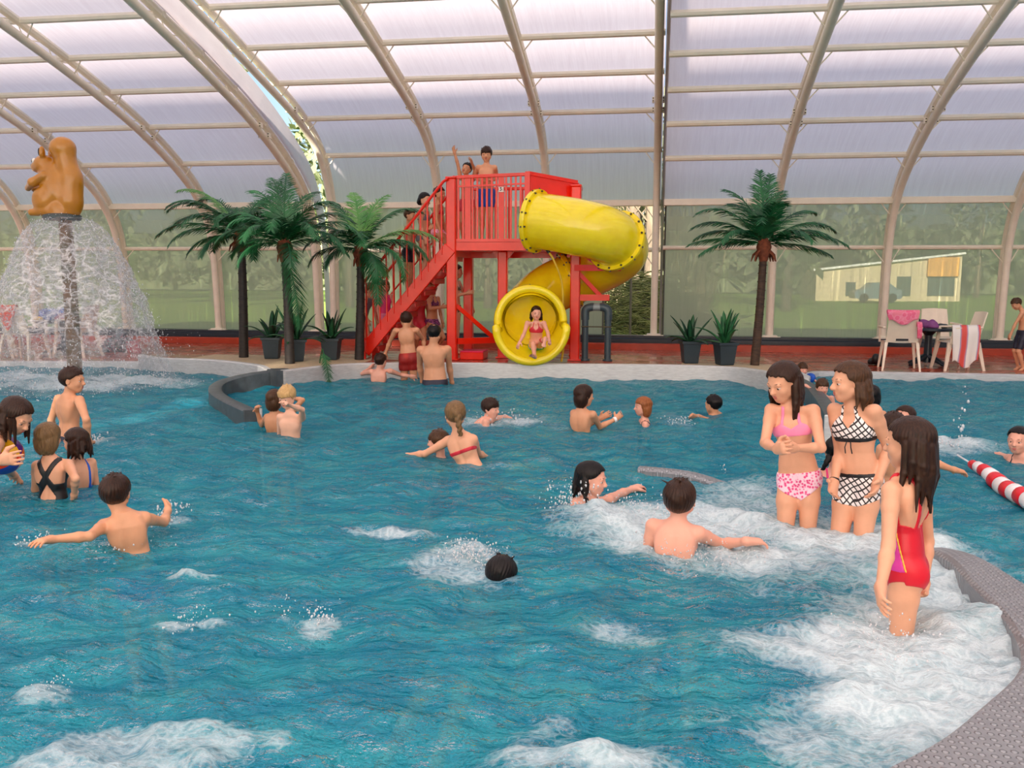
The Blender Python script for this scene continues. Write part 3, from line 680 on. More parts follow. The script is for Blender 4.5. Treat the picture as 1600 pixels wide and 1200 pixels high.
for (u0, u1, v0, v1) in ((1402, 1422, 432, 462), (1450, 1490, 434, 462), (1322, 1336, 441, 462)):
    p = at_y(u0, v0, YH-.06); r = at_y(u1, v1, YH-.06); mb = MB(); mb.box(((p.x+r.x)/2, YH-.04, (p.z+r.z)/2), (r.x-p.x, .12, p.z-r.z)); mb.build('house_door', mat('dark_pane', (70, 84, 80), .3), e)
# parked car before the house
cb = at_y(1367, 463, 54); e = empty('car', (cb.x, 54, 0), 'grey blue car parked before the beige house', 'car')
prof = [(x_, z_*.8) for x_, z_ in [(-2.0, .3), (-2.05, .7), (-1.9, .85), (-1.1, .95), (-.5, 1.4), (.9, 1.42), (1.6, .98), (2.0, .9), (2.05, .4), (1.9, .28)]]
mb = MB(); mb.add([(cb.x+x*.62, 54-.8, z) for x, z in prof]+[(cb.x+x*.62, 54+.8, z) for x, z in prof], [tuple(range(10)), tuple(range(19, 9, -1))]+[(i, (i+1) % 10, 10+(i+1) % 10, 10+i) for i in range(10)]); mb.build('car_body', mat('blue_grey_paint', (110, 126, 134), .3), e)
for x in (-.75, .75):
    mb = MB(); mb.tube([(cb.x+x, 53.15, .3), (cb.x+x, 53.4, .26)], .24, 14); mb.build('wheel', mat('tyre', (30, 30, 30), .8), e)

# ------------------------------------------------------------------ light
w = bpy.data.worlds.new('sky'); scn.world = w; w.use_nodes = True; nt = w.node_tree; nt.nodes.clear()
bg = nt.nodes.new('ShaderNodeBackground'); out = nt.nodes.new('ShaderNodeOutputWorld'); sky = nt.nodes.new('ShaderNodeTexSky')
sky.sky_type = 'NISHITA'; sky.sun_elevation = math.radians(48); sky.sun_rotation = math.radians(150); sky.sun_disc = False; sky.air_density = 1; sky.dust_density = 2.5; sky.ozone_density = 1
nt.links.new(sky.outputs[0], bg.inputs[0]); bg.inputs['Strength'].default_value = .15; nt.links.new(bg.outputs[0], out.inputs[0])
sun = bpy.data.lights.new('sun', 'SUN'); sun.energy = 17; sun.angle = .02; sun.color = (1, .90, .78)
so = bpy.data.objects.new('sun', sun); col.objects.link(so); so.rotation_euler = (math.radians(70), math.radians(-14), 0)
scn.view_settings.view_transform = 'Standard'; scn.view_settings.look = 'None'; scn.view_settings.gamma = 1; scn.view_settings.exposure = .66
scn.view_settings.use_curve_mapping = False
scn.cycles.use_denoising = True; scn.cycles.max_bounces = 10; scn.cycles.transparent_max_bounces = 24; scn.cycles.diffuse_bounces = 5
scn.cycles.sample_clamp_indirect = 8; scn.cycles.caustics_reflective = False; scn.cycles.caustics_refractive = False
# ------------------------------------------------------------------ slide tower
M_RED = mat('red_paint', (236, 34, 6), .32, var=.06, coat=.3)
M_REDD = mat('red_steps', (196, 30, 16), .5, var=.1)
M_YEL = mat('yellow_fibreglass', (255, 230, 24), .2, var=.05, coat=.6)
M_PINKT = mat('pink_rubber', (222, 40, 92), .6)
M_BLK = mat('black_plastic', (22, 22, 24), .4)
T = empty('slide_tower', (-2.4, 13.6, .19), 'red painted steel water slide tower with railed platform and open stairs', 'slide tower')
def tp(name, m, fn, smooth=False):
    mb = MB(); fn(mb); return mb.build(name, m, T, smooth)
G = .19
tp('platform', M_RED, lambda b: (b.prism([(-3.07, 13.2), (-1.88, 13.2), (-1.2, 13.62), (-1.2, 14.4), (-3.07, 14.4)], 1.82, 1.945), b.bar((-3.0, 13.3, 1.78), (-3.0, 14.35, 1.78), .1, .1), b.bar((-1.3, 13.7, 1.78), (-1.3, 14.35, 1.78), .1, .1), b.bar((-3, 14.3, 1.78), (-1.25, 14.3, 1.78), .1, .1)))
for x, y, z1 in ((-3.02, 13.24, 2.87), (-1.2, 13.52, 2.76), (-2.33, 13.72, 1.82), (-3.0, 14.34, 2.8), (-1.26, 14.34, 2.8)):
    def post(b):
        b.box((x, y, (G+z1)/2), (.145, .145, z1-G), bev=.015); b.box((x, y, G+.01), (.2, .2, .02))
        if z1 > 2: b.box((x, y, z1+.01), (.165, .165, .03), bev=.01)
        else:
            for sx in (-1, 1): b.add([(x+sx*.07, y-.03, z1), (x+sx*.17, y-.03, z1), (x+sx*.07, y-.03, z1-.13), (x+sx*.07, y+.03, z1), (x+sx*.17, y+.03, z1), (x+sx*.07, y+.03, z1-.13)], [(0, 1, 2), (5, 4, 3), (0, 3, 4, 1), (1, 4, 5, 2)])
    tp('post', M_RED, post)
def railing(p, q, n, zb, zt0, zt1, w=.028, wide=(), mid=None):
    p, q = V(p), V(q)
    def f(b):
        b.bar((p.x, p.y, zt0), (q.x, q.y, zt1), .05, .05, bev=.008)
        if mid: b.bar((p.x, p.y, zb+mid), (q.x, q.y, zb+mid), .03, .03)
        b.bar((p.x, p.y, zb+.02), (q.x, q.y, zb+.02), .04, .05)
    tp('handrail', M_RED, f)
    for i in range(n):
        t = (i+.5)/n; c = p.lerp(q, t); z = zt0+(zt1-zt0)*t; ww = .085 if i in wide else w
        tp('baluster', M_RED, lambda b: b.box((c.x, c.y, (zb+z)/2), (ww, w, z-zb)))
railing((-2.95, 13.22), (-1.88, 13.22), 15, 1.945, 2.885, 2.915, wide=(2, 9))
railing((-2.95, 14.36), (-1.3, 14.36), 15, 1.945, 2.82, 2.82, .024)
tp('handrail', M_RED, lambda b: (b.bar((-2.96, 13.2, 2.885), (-3.09, 13.25, 2.82), .05, .05), b.bar((-2.9, 13.2, 2.75), (-1.9, 13.2, 2.78), .025, .025)))
# solid panel behind the slide mouth, turned towards the pool
pa, pb = V((-1.88, 13.2, 0)), V((-1.2, 13.6, 0))
tp('side_panel', M_RED, lambda b: (b.add([(pa.x, pa.y, 1.84), (pb.x, pb.y, 1.86), (pb.x, pb.y, 2.82), (pa.x, pa.y, 2.925), (pa.x-.02, pa.y+.03, 1.84), (pb.x-.02, pb.y+.03, 1.86), (pb.x-.02, pb.y+.03, 2.82), (pa.x-.02, pa.y+.03, 2.925)], [(0, 1, 2, 3), (7, 6, 5, 4), (0, 3, 7, 4), (1, 5, 6, 2), (3, 2, 6, 7), (0, 4, 5, 1)]), b.bar((pa.x, pa.y, 2.93), (pb.x, pb.y, 2.83), .06, .05), b.bar((-1.2, 13.62, 2.8), (-1.2, 14.35, 2.8), .05, .05), b.box((pa.x, pa.y, 2.4), (.07, .07, 1.1))))
# stairs
sx0, sz0, sx1, sz1 = -4.40, .26, -3.03, 1.86
for y in (13.17, 13.87):
    tp('stringer', M_RED, lambda b: (b.bar((sx0+.02, y, sz0+.04), (sx1, y, sz1), .05, .2, bev=.01), b.box((sx0-.02, y, .34), (.13, .05, .34), bev=.01)))
for i in range(9):
    t = (i+.6)/9.4; x = sx0+(sx1-sx0)*t+.05; z = sz0+(sz1-sz0)*t
    tp('tread', M_REDD, lambda b: (b.box((x, 13.52, z), (.23, .66, .035), bev=.008), b.box((x+.1, 13.52, z-.03), (.02, .66, .06))))
for y in (13.14, 13.9):
    tp('handrail', M_RED, lambda b: (b.tube([(-4.4, y, .45), (-4.4, y, 1.28), (-4.36, y, 1.34), (-3.12, y, 2.82), (-3.05, y, 2.86)], .022, 8), b.tube([(-4.38, y, .9), (-3.1, y, 2.42)], .013, 6) if y > 13.5 else None), True)
    for i in range(12):
        t = (i+.5)/12; x = -4.38+1.28*t
        tp('baluster', M_RED, lambda b: b.tube([(x, y, sz0+.04+(x-sx0)*(sz1-sz0)/(sx1-sx0)), (x, y, 1.32+(x+4.38)*1.5/1.28)], .0125, 6), True)
# lower beams, diagonal brace, brackets that carry the tube
tp('beam', M_RED, lambda b: (b.bar((-2.95, 13.26, .47), (-2.33, 13.68, .47), .06, .09), b.bar((-2.33, 13.7, .47), (-1.2, 13.52, .47), .06, .09)))
tp('brace', M_RED, lambda b: b.bar((-2.96, 13.26, 1.0), (-2.45, 13.6, .5), .04, .06))
tp('bracket', M_RED, lambda b: (b.bar((-1.2, 13.45, 1.57), (-.52, 13.2, 1.57), .06, .09), b.bar((-1.18, 13.45, 1.86), (-.84, 13.33, 1.6), .05, .06), b.box((-.56, 13.2, 1.62), (.22, .16, .03))))
tp('bracket', M_RED, lambda b: (b.bar((-1.2, 13.5, 1.13), (-.7, 13.62, 1.13), .06, .09), b.bar((-1.18, 13.5, 1.52), (-.84, 13.6, 1.16), .05, .06)))
tp('notice_plate', mat('notice_white', (226, 214, 206), .5), lambda b: b.box((-2.27, 13.19, 2.70), (.075, .012, .075)))
tp('pictogram', M_BLK, lambda b: (b.ball((-2.275, 13.18, 2.72), (.012, .005, .012), 8, 6), b.bar((-2.29, 13.18, 2.68), (-2.255, 13.18, 2.70), .01, .004, (0, 1, 0))))
b = MB(); b.box((-2.74, 13.5, .245), (.36, .4, .115), bev=.01); b.cur = 1; b.box((-2.74, 13.5, .309), (.36, .4, .02), bev=.005)
tag(b.build('step_box', [M_RED, M_PINKT]), 'low red step box with pink top at the foot of the tower post', 'step')
# ------------------------------------------------------------------ tube slide
C0 = V((-1.2, 13.48, 0)); RH = .66
def hx(th, z): a = math.radians(th); return V((C0.x+RH*math.cos(a), C0.y+RH*math.sin(a), z))
PATH = [V((-1.76, 13.16, 2.24)), V((-1.52, 13.07, 2.21)), V((-1.15, 12.95, 2.14)), V((-.78, 13.02, 2.05)), V((-.56, 13.32, 1.92)), hx(20, 1.76), hx(75, 1.52), hx(130, 1.25), hx(172, 1.0), V((-1.84, 13.22, .88)), V((-1.80, 12.98, .80))]
SP = spline(PATH, 8); RT = .40
SL = empty('tube_slide', (-1.3, 13.4, .19), 'yellow spiral tube slide winding from the red tower down to the pool', 'slide')
def sl_part(i0, i1, name='tube_section'):
    mb = MB(); pts = SP[i0:i1+1]; mb.tube(pts, RT, 32, cap=False); mb.tube(pts, RT-.025, 32, cap=False); mb.build(name, M_YEL, SL, 'all')
def frame(i):
    t = (SP[min(i+1, len(SP)-1)]-SP[max(i-1, 0)]).normalized(); x = V((0, 0, 1)); x = (x-t*x.dot(t)).normalized(); return t, x, t.cross(x)
FL = [1, 30, 52, 72]
for a, b_ in zip([0]+FL, FL+[len(SP)-1]): sl_part(a, b_)
for i in [1]+FL[1:]:
    t, x, y = frame(i); c = SP[i]; mb = MB()
    Rm = Matrix((x, y, t)).transposed(); mb.lathe([(RT-.02, -.035), (RT+.055, -.035), (RT+.06, -.02), (RT+.06, .02), (RT+.055, .035), (RT-.02, .035)], c, 40, Rm); mb.cur = 1
    for k in range(14):
        a = 2*PI*k/14; p = c+(x*math.cos(a)+y*math.sin(a))*(RT+.03); mb.bar(p-t*.055, p+t*.055, .024, .024)
        p = c+(x*math.cos(a)+y*math.sin(a))*(RT+.062); mb.box(p, (.022, .022, .022))
    mb.build('flange', [M_YEL, M_BOLT], SL, True)
# mouth: rolled rim, the lower half reaching out as a lip
mc = SP[-1]; t, x, y = frame(len(SP)-1); t = V((t.x, t.y, t.z*.4)).normalized(); y = -t.cross(V((0, 0, 1))).normalized(); x = V((0, 0, 1))
def rim_pt(a, lip):
    r = .475 if not lip else .50; return mc+y*math.cos(a)*r+x*math.sin(a)*r+t*(.05 if not lip else .30)-x*(.03 if lip else 0)
up = [rim_pt(math.radians(a), False) for a in range(-5, 196, 8)]; lo = [rim_pt(math.radians(a), True) for a in range(182, 361, 8)]
path = spline(up+[up[-1]*.4+lo[0]*.6]+lo+[lo[-1]*.6+up[0]*.4], 2)
mb = MB(); mb.tube(path, .058, 12, closed=True); mb.build('mouth_rim', M_YEL, SL, 'all')
mb = MB()
def trough(u, w):
    a = math.radians(180+180*u); p0 = mc+(y*math.cos(a)+x*math.sin(a))*(RT-.02)-t*.1; p1 = rim_pt(a, True); return p0.lerp(p1, w)
mb.grid(trough, 24, 6)
def hood(u, w):
    a = math.radians(-5+190*u); p0 = mc+(y*math.cos(a)+x*math.sin(a))*(RT-.02)-t*.1; return p0.lerp(rim_pt(a, False), w)
mb.grid(hood, 24, 4); mb.build('mouth_funnel', M_YEL, SL, 'all')
hose = MB(); hose.tube(spline([(-1.56, 13.1, 1.80), (-1.47, 13.08, 1.66), (-1.36, 13.1, 1.35), (-1.34, 13.1, .9), (-1.33, 13.12, .45), (-1.36, 13.14, .2)], 8), .016, 8)
e = empty('water_hose', (-1.36, 13.1, .19), 'thin yellow hose hanging from the platform beside the slide mouth', 'hose'); hose.build('hose', mat('yellow_hose', (214, 180, 40), .4), e, True)
mb = MB(); mb.tube([(-1.62, 13.1, 1.9), (-1.55, 13.1, 1.78)], [.03, .022], 10); mb.build('nozzle', M_BLK, e, True)
# grey pipe loop
PX = empty('pipe_loop', (-.87, 13.5, .19), 'dark grey plastic pipe bent in an upside down U right of the red tower', 'pipe')
M_PVC = mat('grey_pvc', (58, 76, 84), .35); M_PVC2 = mat('light_pvc', (136, 148, 150), .4)
for xx_ in (-1.045, -.705): mb = MB(); mb.tube([(xx_, 13.5, .19), (xx_, 13.5, .82)], .05, 16); mb.tube([(xx_, 13.5, .19), (xx_, 13.5, .215)], .075, 16); mb.build('pipe_leg', M_PVC, PX, True)
for s_, xx_ in ((1, -1.045), (-1, -.705)): mb = MB(); mb.tube(spline([(xx_, 13.5, .8), (xx_, 13.5, .92), (xx_+s_*.03, 13.5, .97), (xx_+s_*.09, 13.5, .99), (xx_+s_*.12, 13.5, .99)], 5), .062, 16); mb.build('elbow', M_PVC, PX, True)
mb = MB(); mb.tube([(-.94, 13.5, .99), (-.81, 13.5, .99)], .054, 16); mb.build('coupling', M_PVC2, PX, True)
mb = MB(); mb.tube([(-1.1, 13.45, .70), (-.65, 13.45, .70)], .009, 6); mb.build('cross_rod', M_BOLT, PX, True)

# ------------------------------------------------------------------ palms and potted plants
M_FROND = mat('palm_green', (10, 74, 42), .45, c2=(34, 112, 58), vs=4)
M_FRONDL = mat('light_palm_green', (70, 140, 66), .45, c2=(110, 164, 84), vs=4)
M_TRUNK = mat('dark_trunk', (28, 26, 24), .6, c2=(48, 42, 36), vs=14, bmp=.4, sc3=(1, 1, 3))
M_TRUNKB = mat('brown_trunk', (52, 38, 30), .7, c2=(84, 62, 46), vs=10, bmp=.5, sc3=(1, 1, 4))
M_FIBRE = mat('palm_fibre', (104, 52, 34), .9, c2=(140, 74, 46), vs=20, bmp=.5)
def frond(mb, p, az, el, L, droop, n=40, w=.28):
    droop *= .72; L *= 1.06
    p = V(p); a = V((math.cos(az), math.sin(az), 0)); side = V((-math.sin(az), math.cos(az), 0)); pts = []
    q = p.copy(); e = el
    for i in range(n+1):
        pts.append(q.copy()); e -= droop*(i/n)*1.6/n*2; q = q+(a*math.cos(e)+V((0, 0, 1))*math.sin(e))*(L/n)
    mb.tube(pts[::3]+[pts[-1]], [.011*(1-.85*i/(n/3)) for i in range(len(pts[::3])+1)] if False else .008, 4, cap=False)
    for i in range(4, n+1):
        t = i/n; l = w*math.sin(PI*min(1, .12+t*.80))**.7*(1.25-.5*t)*random.uniform(.85, 1.1)
        d = (pts[i]-pts[i-1]).normalized(); up = side.cross(d)
        for s in (-1, 1):
            for off in (0, .5):
                b0 = pts[i]-d*(L/n*off); v = (side*s*.74+d*.70+V((0, 0, .12-.42*random.random()))).normalized()
                hw = d*.0062; tip = b0+v*l+V((0, 0, -.16*l)); m = b0+v*l*.5+up*.006
                mb.add([b0-hw, b0+hw, m+hw*1.3, tip, m-hw*1.3], [(0, 1, 2, 4), (4, 2, 3)])
def palm(base, top, r, trunk_m, fr, label):
    e = empty('artificial_palm', base, label, 'palm', 'palms around the pool')
    b, t = V(base), V(top); mb = MB(); mid = b.lerp(t, .5)+V((.01, 0, 0))
    pts = spline([b, mid, t], 8); mb.tube(pts, [r*(1.05-.25*i/(len(pts)-1)) for i in range(len(pts))], 12)
    for i in range(1, len(pts)): mb.tube([pts[i]-V((0, 0, .006)), pts[i]+V((0, 0, .006))], r*1.02, 12)
    mb.build('trunk', trunk_m, e, True)
    mb = MB(); mb.lathe([(r*.9, -.2), (r*1.3, -.1), (r*1.7, 0), (r*1.3, .09), (.02, .14)], t, 14)
    for k in range(9):
        a = random.random()*6.28; q = t+V((math.cos(a)*r*1.2, math.sin(a)*r*1.2, -.05)); mb.tube([q, q+V((math.cos(a)*.07, math.sin(a)*.07, -.06)), q+V((math.cos(a)*.10, math.sin(a)*.10, -.15))], [.022, .018, .006], 5)
    mb.build('crown_base', M_FIBRE, e, True)
    for az, el, L, dr, *lt in fr:
        mb = MB(); frond(mb, t+V((0, 0, .05)), math.radians(az), math.radians(el), L, dr); mb.build('frond', M_FRONDL if lt else M_FROND, e)
    return e
palm((-6.23, 12.95, .19), (-6.21, 12.95, 2.0), .07, M_TRUNK,
     [(180, 45, 1.3, 1.3), (170, 30, 1.35, 1.2), (195, 20, 1.25, 1.0), (200, 50, 1.2, 1.4), (160, 60, 1.15, 1.5), (215, 15, 1.1, 1.2), (230, 40, 1.0, 1.6), (185, 60, 1.2, 1.2, 1), (120, 50, 1.1, 1.4), (80, 60, 1.0, 1.2), (270, 45, .9, 1.8), (300, 30, .9, 1.8), (340, 45, .95, 1.6), (20, 40, .9, 1.5), (50, 70, .9, 1.2), (240, 0, .8, 1.2), (100, 10, .8, 1.4), (310, 0, .8, 1.4), (205, 0, .85, 1.0), (150, 5, .8, 1.0)],
     'dark trunked artificial palm, leftmost in the row of palms, leaning its fronds towards the fountain')
palm((-5.14, 12.13, .2), (-5.18, 12.15, 1.83), .068, M_TRUNK,
     [(180, 50, 1.1, 1.5), (150, 70, 1.15, 1.2), (200, 30, 1.0, 1.4), (130, 80, 1.1, .9), (60, 75, 1.0, 1.1), (20, 50, 1.1, 1.5), (0, 35, 1.2, 1.4), (345, 25, 1.1, 1.5), (320, 40, 1.0, 1.7), (220, 50, .95, 1.8), (250, 40, .9, 1.8), (280, 50, .9, 1.8), (170, 15, .95, 1.2), (10, 15, .95, 1.2), (90, 50, 1.0, 1.4), (105, 85, 1.05, .7), (225, 5, .8, 1.4), (300, 5, .8, 1.4), (350, 60, 1.1, 1.4), (140, 40, 1, 1.4), (330, -70, 1.15, .3)],
     'dark trunked artificial palm standing nearest the junction of the curved pool walls')
palm((-4.37, 12.9, .2), (-4.33, 12.92, 1.78), .068, M_TRUNK,
     [(180, 45, 1.0, 1.5), (160, 70, 1.0, 1.1), (120, 80, .95, .8, 1), (60, 75, 1.0, .9, 1), (20, 60, 1.15, 1.4), (0, 30, 1.2, 1.1, 1), (350, 20, 1.15, 1.3), (335, 10, 1.1, 1.9), (310, 0, .9, 1.9), (290, 40, .9, 1.8), (250, 45, .8, 1.8), (210, 30, .9, 1.5), (190, 10, .85, 1.3), (30, 20, 1.0, 1.3), (90, 60, 1.0, 1.2), (320, -40, .9, .9), (340, -20, .6, .9, 1), (230, 5, .7, 1.4)],
     'dark trunked artificial palm beside the foot of the red stairs')
palm((1.40, 13.15, .2), (1.47, 13.15, 1.86), .062, M_TRUNKB,
     [(180, 35, 1.05, 1.1), (175, 10, 1.0, .5), (190, 50, 1.1, 1.3), (165, 25, 1.0, 1.0), (200, 5, .95, .7), (130, 60, .95, 1.0), (105, 82, 1.0, .3), (75, 78, 1.0, .4), (60, 70, .95, .8), (30, 50, 1.0, 1.1), (10, 35, 1.05, 1.2), (355, 15, 1.1, .8), (345, 25, 1.0, 1.2), (0, 0, .9, .5), (320, 30, .8, 1.4), (260, 50, .8, 1.4), (220, 30, .85, 1.4), (90, 55, .9, 1.0), (285, 65, .85, 1.2), (150, 70, 1.0, .9)],
     'brown trunked artificial palm standing alone to the right of the slide')
mb = MB(); frond(mb, (-4.62, 12.05, .42), math.radians(-60), math.radians(-25), .75, .9, 22, .12)
mb.tube([(-4.72, 12.2, .21), (-4.66, 12.1, .33), (-4.62, 12.05, .42)], .009, 5)
tag(mb.build('palm_frond', M_FROND), 'single green palm frond drooping over the steel pool edge', 'palm frond')
M_AGAVE = mat('agave_green', (16, 62, 38), .45, c2=(36, 92, 56), vs=5); M_POT = mat('slate_pot', (40, 56, 64), .5); M_SOIL = mat('soil', (44, 34, 26), .9)
def agave(x, y, rot, seed, label, m, sz=1.0):
    r = random.Random(seed); e = empty('potted_agave', (x, y, .197), label, 'potted plant', 'slate pots with agaves')
    mb = MB(); q = lambda h, z: [(x+h*math.cos(rot+PI/4+k*PI/2)*1.414, y+h*math.sin(rot+PI/4+k*PI/2)*1.414, z) for k in range(4)]
    rings = [q(.095, .2), q(.10, .22), q(.128, .48), q(.145, .485), q(.145, .52), q(.125, .52), q(.12, .46)]
    mb.add([p for R_ in rings for p in R_], [(3, 2, 1, 0)]+[(i*4+k, i*4+(k+1) % 4, i*4+4+(k+1) % 4, i*4+4+k) for i in range(6) for k in range(4)]); pt = mb.build('pot', M_POT, e)
    mb = MB(); s_ = q(.12, .49); mb.add(s_, [(0, 1, 2, 3)]); so_ = mb.build('soil', M_SOIL, e); so_.parent = pt; so_.location = (0, 0, 0)
    for k in range(15):
        a = k*2.4+r.random()*.4; el = math.radians(r.choice([80, 70, 58, 45, 28, 15]) if k else 85); L = sz*r.uniform(.36, .54)*(1 if el > .5 else .85); w = .047
        d0 = V((math.cos(a), math.sin(a), 0)); s = V((-math.sin(a), math.cos(a), 0)); p = V((x, y, .49))+d0*.03; vs = []; n = 8; e_ = el
        for i in range(n+1):
            t = i/n; ww = w*(.75+.9*t)*(1-t)**.75*1.25+.001; up = V((-d0.x*math.sin(e_), -d0.y*math.sin(e_), math.cos(e_)))
            vs += [p-s*ww+up*ww*.35, p, p+s*ww+up*ww*.35, p-up*.006]
            e_ -= .8*t/n*(2.2 if el < .9 else .5); p = p+(d0*math.cos(e_)+V((0, 0, 1))*math.sin(e_))*(L/n)
        mb = MB(); mb.add(vs, [(i*4+k_, i*4+(k_+1) % 4, i*4+4+(k_+1) % 4, i*4+4+k_) for i in range(n) for k_ in range(4)]); mb.build('leaf', m, e, 'all')
agave(-5.72, 12.85, .2, 1, 'dark agave in a slate pot, leftmost of the pots between the dark trunked palms', M_AGAVE)
agave(-5.2, 12.5, .5, 2, 'dark agave in a slate pot partly hidden behind the middle palm trunk', M_AGAVE, 1.1)
agave(-4.78, 12.84, .1, 3, 'dark agave in a slate pot next to the palm by the red stairs', M_AGAVE)
agave(.5, 13.3, .2, 4, 'dark agave in a slate pot left of its twin under the lone palm', M_AGAVE)
agave(.98, 13.12, .35, 5, 'brighter green agave in a slate pot right beside the lone brown palm trunk', mat('agave_bright', (22, 92, 54), .4, c2=(60, 130, 74), vs=5))

# ------------------------------------------------------------------ chairs, tables and what lies on them
M_RESIN = mat('cream_resin', (240, 226, 204), .35, var=.04)
M_TABLE = mat('dark_resin', (28, 42, 54), .35)
def chair(loc, rz, label):
    """Stackable resin armchair; faces local +y."""
    e = empty('resin_armchair', (0, 0, 0), label, 'chair', 'cream resin armchairs')
    def part(n, f, s=False): mb = MB(); f(mb); mb.build(n, M_RESIN, e, s)
    part('seat', lambda b: b.grid(lambda u, w: ((u-.5)*(.44+.03*w), -.2+.42*w, .42+.015*math.sin(PI*w)-.012*math.cos((u-.5)*3)), 8, 8) or b.box((0, .0, .385), (.42, .40, .05), bev=.015))
    def back(b):
        def f(u, w, o): a = (u-.5); return (a*(.44-.05*w), -.2-.13*w-.035*math.cos(a*PI)+o, .42+.44*w+.012*math.cos(a*PI)*w)
        pts0 = [f(i/10, j/8, 0) for j in range(9) for i in range(11)]; pts1 = [f(i/10, j/8, .022) for j in range(9) for i in range(11)]
        holes = {(i, 0) for i in range(3, 7)}
        q = [(j*11+i, j*11+i+1, j*11+12+i, j*11+11+i) for j in range(8) for i in range(10) if (i, j) not in holes]
        b.add(pts0, q); b.add(pts1, [tuple(reversed(x)) for x in q]); n = 11; top = 88
        b.add([pts0[top+i] for i in range(11)]+[pts1[top+i] for i in range(11)], [(i, i+1, 12+i, 11+i) for i in range(10)])
        for s_ in (0, 10): b.add([pts0[j*11+s_] for j in range(9)]+[pts1[j*11+s_] for j in range(9)], [(j, j+1, 10+j, 9+j) for j in range(8)])
    part('backrest', back, 'all')
    for s_ in (-1, 1):
        part('armrest', lambda b: (b.bar((s_*.25, -.24, .64), (s_*.27, .17, .63), .05, .028, bev=.008), b.bar((s_*.27, .17, .635), (s_*.26, .2, .4), .03, .045)))
        for y0, y1 in ((.2, .27), (-.2, -.29)):
            part('leg', lambda b: b.add([(s_*.19, y0-.03, .42), (s_*.235, y0-.03, .42), (s_*.235, y0+.035, .42), (s_*.19, y0+.035, .42), (s_*.245, y1-.018, 0), (s_*.27, y1-.018, 0), (s_*.27, y1+.02, 0), (s_*.245, y1+.02, 0)], [(0, 1, 2, 3), (7, 6, 5, 4), (0, 4, 5, 1), (1, 5, 6, 2), (2, 6, 7, 3), (3, 7, 4, 0)]))
    return e
def put(e, loc, rz): e.location = loc; e.rotation_euler = (0, 0, rz); return e
DZ = .07
c1 = put(chair(0, 0, 'cream resin armchair with a pink towel over its back seen from behind'), (3.62, 14.25, DZ), -.12)
p = at_y(1465, 500, 15.5); dup(c1, (p.x, 15.4, DZ), PI, 'cream resin armchair facing us on the far side of the dark table')
p = at_y(1498, 560, 14.4); c3 = dup(c1, (p.x-.02, 14.42, DZ), PI/2+.1, 'cream resin armchair turned sideways with a bright towel over its armrest')
p = at_y(40, 560, 13.2); c4 = dup(c1, (p.x, 13.2, DZ), .05, 'cream resin armchair with orange towel left of the fountain pole seen from behind'); C4 = V(c4.location)
p = at_y(122, 560, 13.9); dup(c1, (p.x, 13.9, DZ), PI/2, 'cream resin armchair in profile right behind the fountain pole')
p = at_y(-6, 560, 13.4); dup(c1, (p.x, 13.4, DZ), -1.0, 'cream resin armchair cut off by the picture edge at far left')
def table(x, y, h, r, label, foot=True):
    e = empty('round_table', (x, y, DZ), label, 'table'); z = DZ
    mb = MB(); mb.lathe([(r-.02, z+h-.045), (r, z+h-.03), (r, z+h-.008), (r-.01, z+h)], (x, y, 0), 40); mb.build('tabletop', M_TABLE, e, True)
    mb = MB(); mb.lathe([(.075, z+.06), (.06, z+.2), (.055, z+h-.12), (.12, z+h-.045)], (x, y, 0), 20); mb.build('pedestal', M_TABLE, e, True)
    for k in range(4):
        a = PI/4*.7+k*PI/2; d = V((math.cos(a), math.sin(a), 0)); mb = MB(); mb.tube([V((x, y, z+.16))+d*.03, V((x, y, z+.09))+d*.2, V((x, y, z+.025))+d*.36], [.05, .036, .024], 8); mb.build('foot', M_TABLE, e, True)
    return V((x, y, z+h))
p = at_y(1452, 510, 14.85); TR = table(p.x, 14.85, .60, .40, 'dark round pedestal table between the cream chairs at right')
p = at_y(82, 510, 13.85); TL = table(p.x, 14.15, .60, .45, 'dark round table piled with clothes behind the fountain pole')
def cloth(name, P0, U, Wv, fold, m, label, cat='towel', th=.012, nu=14, nv=16, rag=0):
    """Cloth draped over an edge through P0 along U: Wv(+) hangs one side, fold the other."""
    U = V(U); P0 = V(P0); r = random.Random(name+label)
    def f(u, w, o):
        s = (w*2-1); side = V(Wv) if s > 0 else V(fold); l = abs(s); drop = V((0, 0, -1))*side.z*min(1, l)
        out = V((side.x, side.y, 0)).normalized()*(.03+o*(1 if s else 0)) if side.length else V((0, 0, 0))
        wig = .014*math.sin(u*19+s*3)*l+.006*math.sin(u*41); lr = 1-rag*(abs(u-.5)*2)*(.6+.4*math.sin(u*9))
        return P0+U*(u-.5)*(1-.1*l)+out*min(1, l*6)+V((side.x, side.y, 0)).normalized()*wig+drop*lr+V((0, 0, .02*(1-min(1, l*5))))+V((0, 0, o))
    mb = MB(); mb.grid(lambda u, w: f(u, w, 0), nu, nv); mb.grid(lambda u, w: f(u, w, th), nu, nv)
    return tag(mb.build(name, m, smooth='all'), label, cat)
M_PTOW = m_pattern('pink_towel', 'blobs', (238, 104, 140), (244, 140, 170), 14, (240, 128, 150), .5)
M_OTOW = m_pattern('orange_towel', 'blobs', (250, 90, 30), (250, 160, 90), 16, (226, 60, 20), .3)
M_STOW = m_pattern('striped_towel', 'X', (240, 234, 226), (168, 170, 200), 1.3, (224, 84, 74), .62)
cloth('towel', (3.56, 13.92, .955), (.44, -.05, 0), (0, -1, .20), (0, 1, .14), M_PTOW, 'pink patterned towel hung over the back of a cream chair', rag=.5)
cloth('towel', (3.79, 13.91, .78), (.07, 0, 0), (0, -1, .22), (0, 1, .05), M_PTOW, 'narrow hanging tail of pink towel beside the chair back corner')
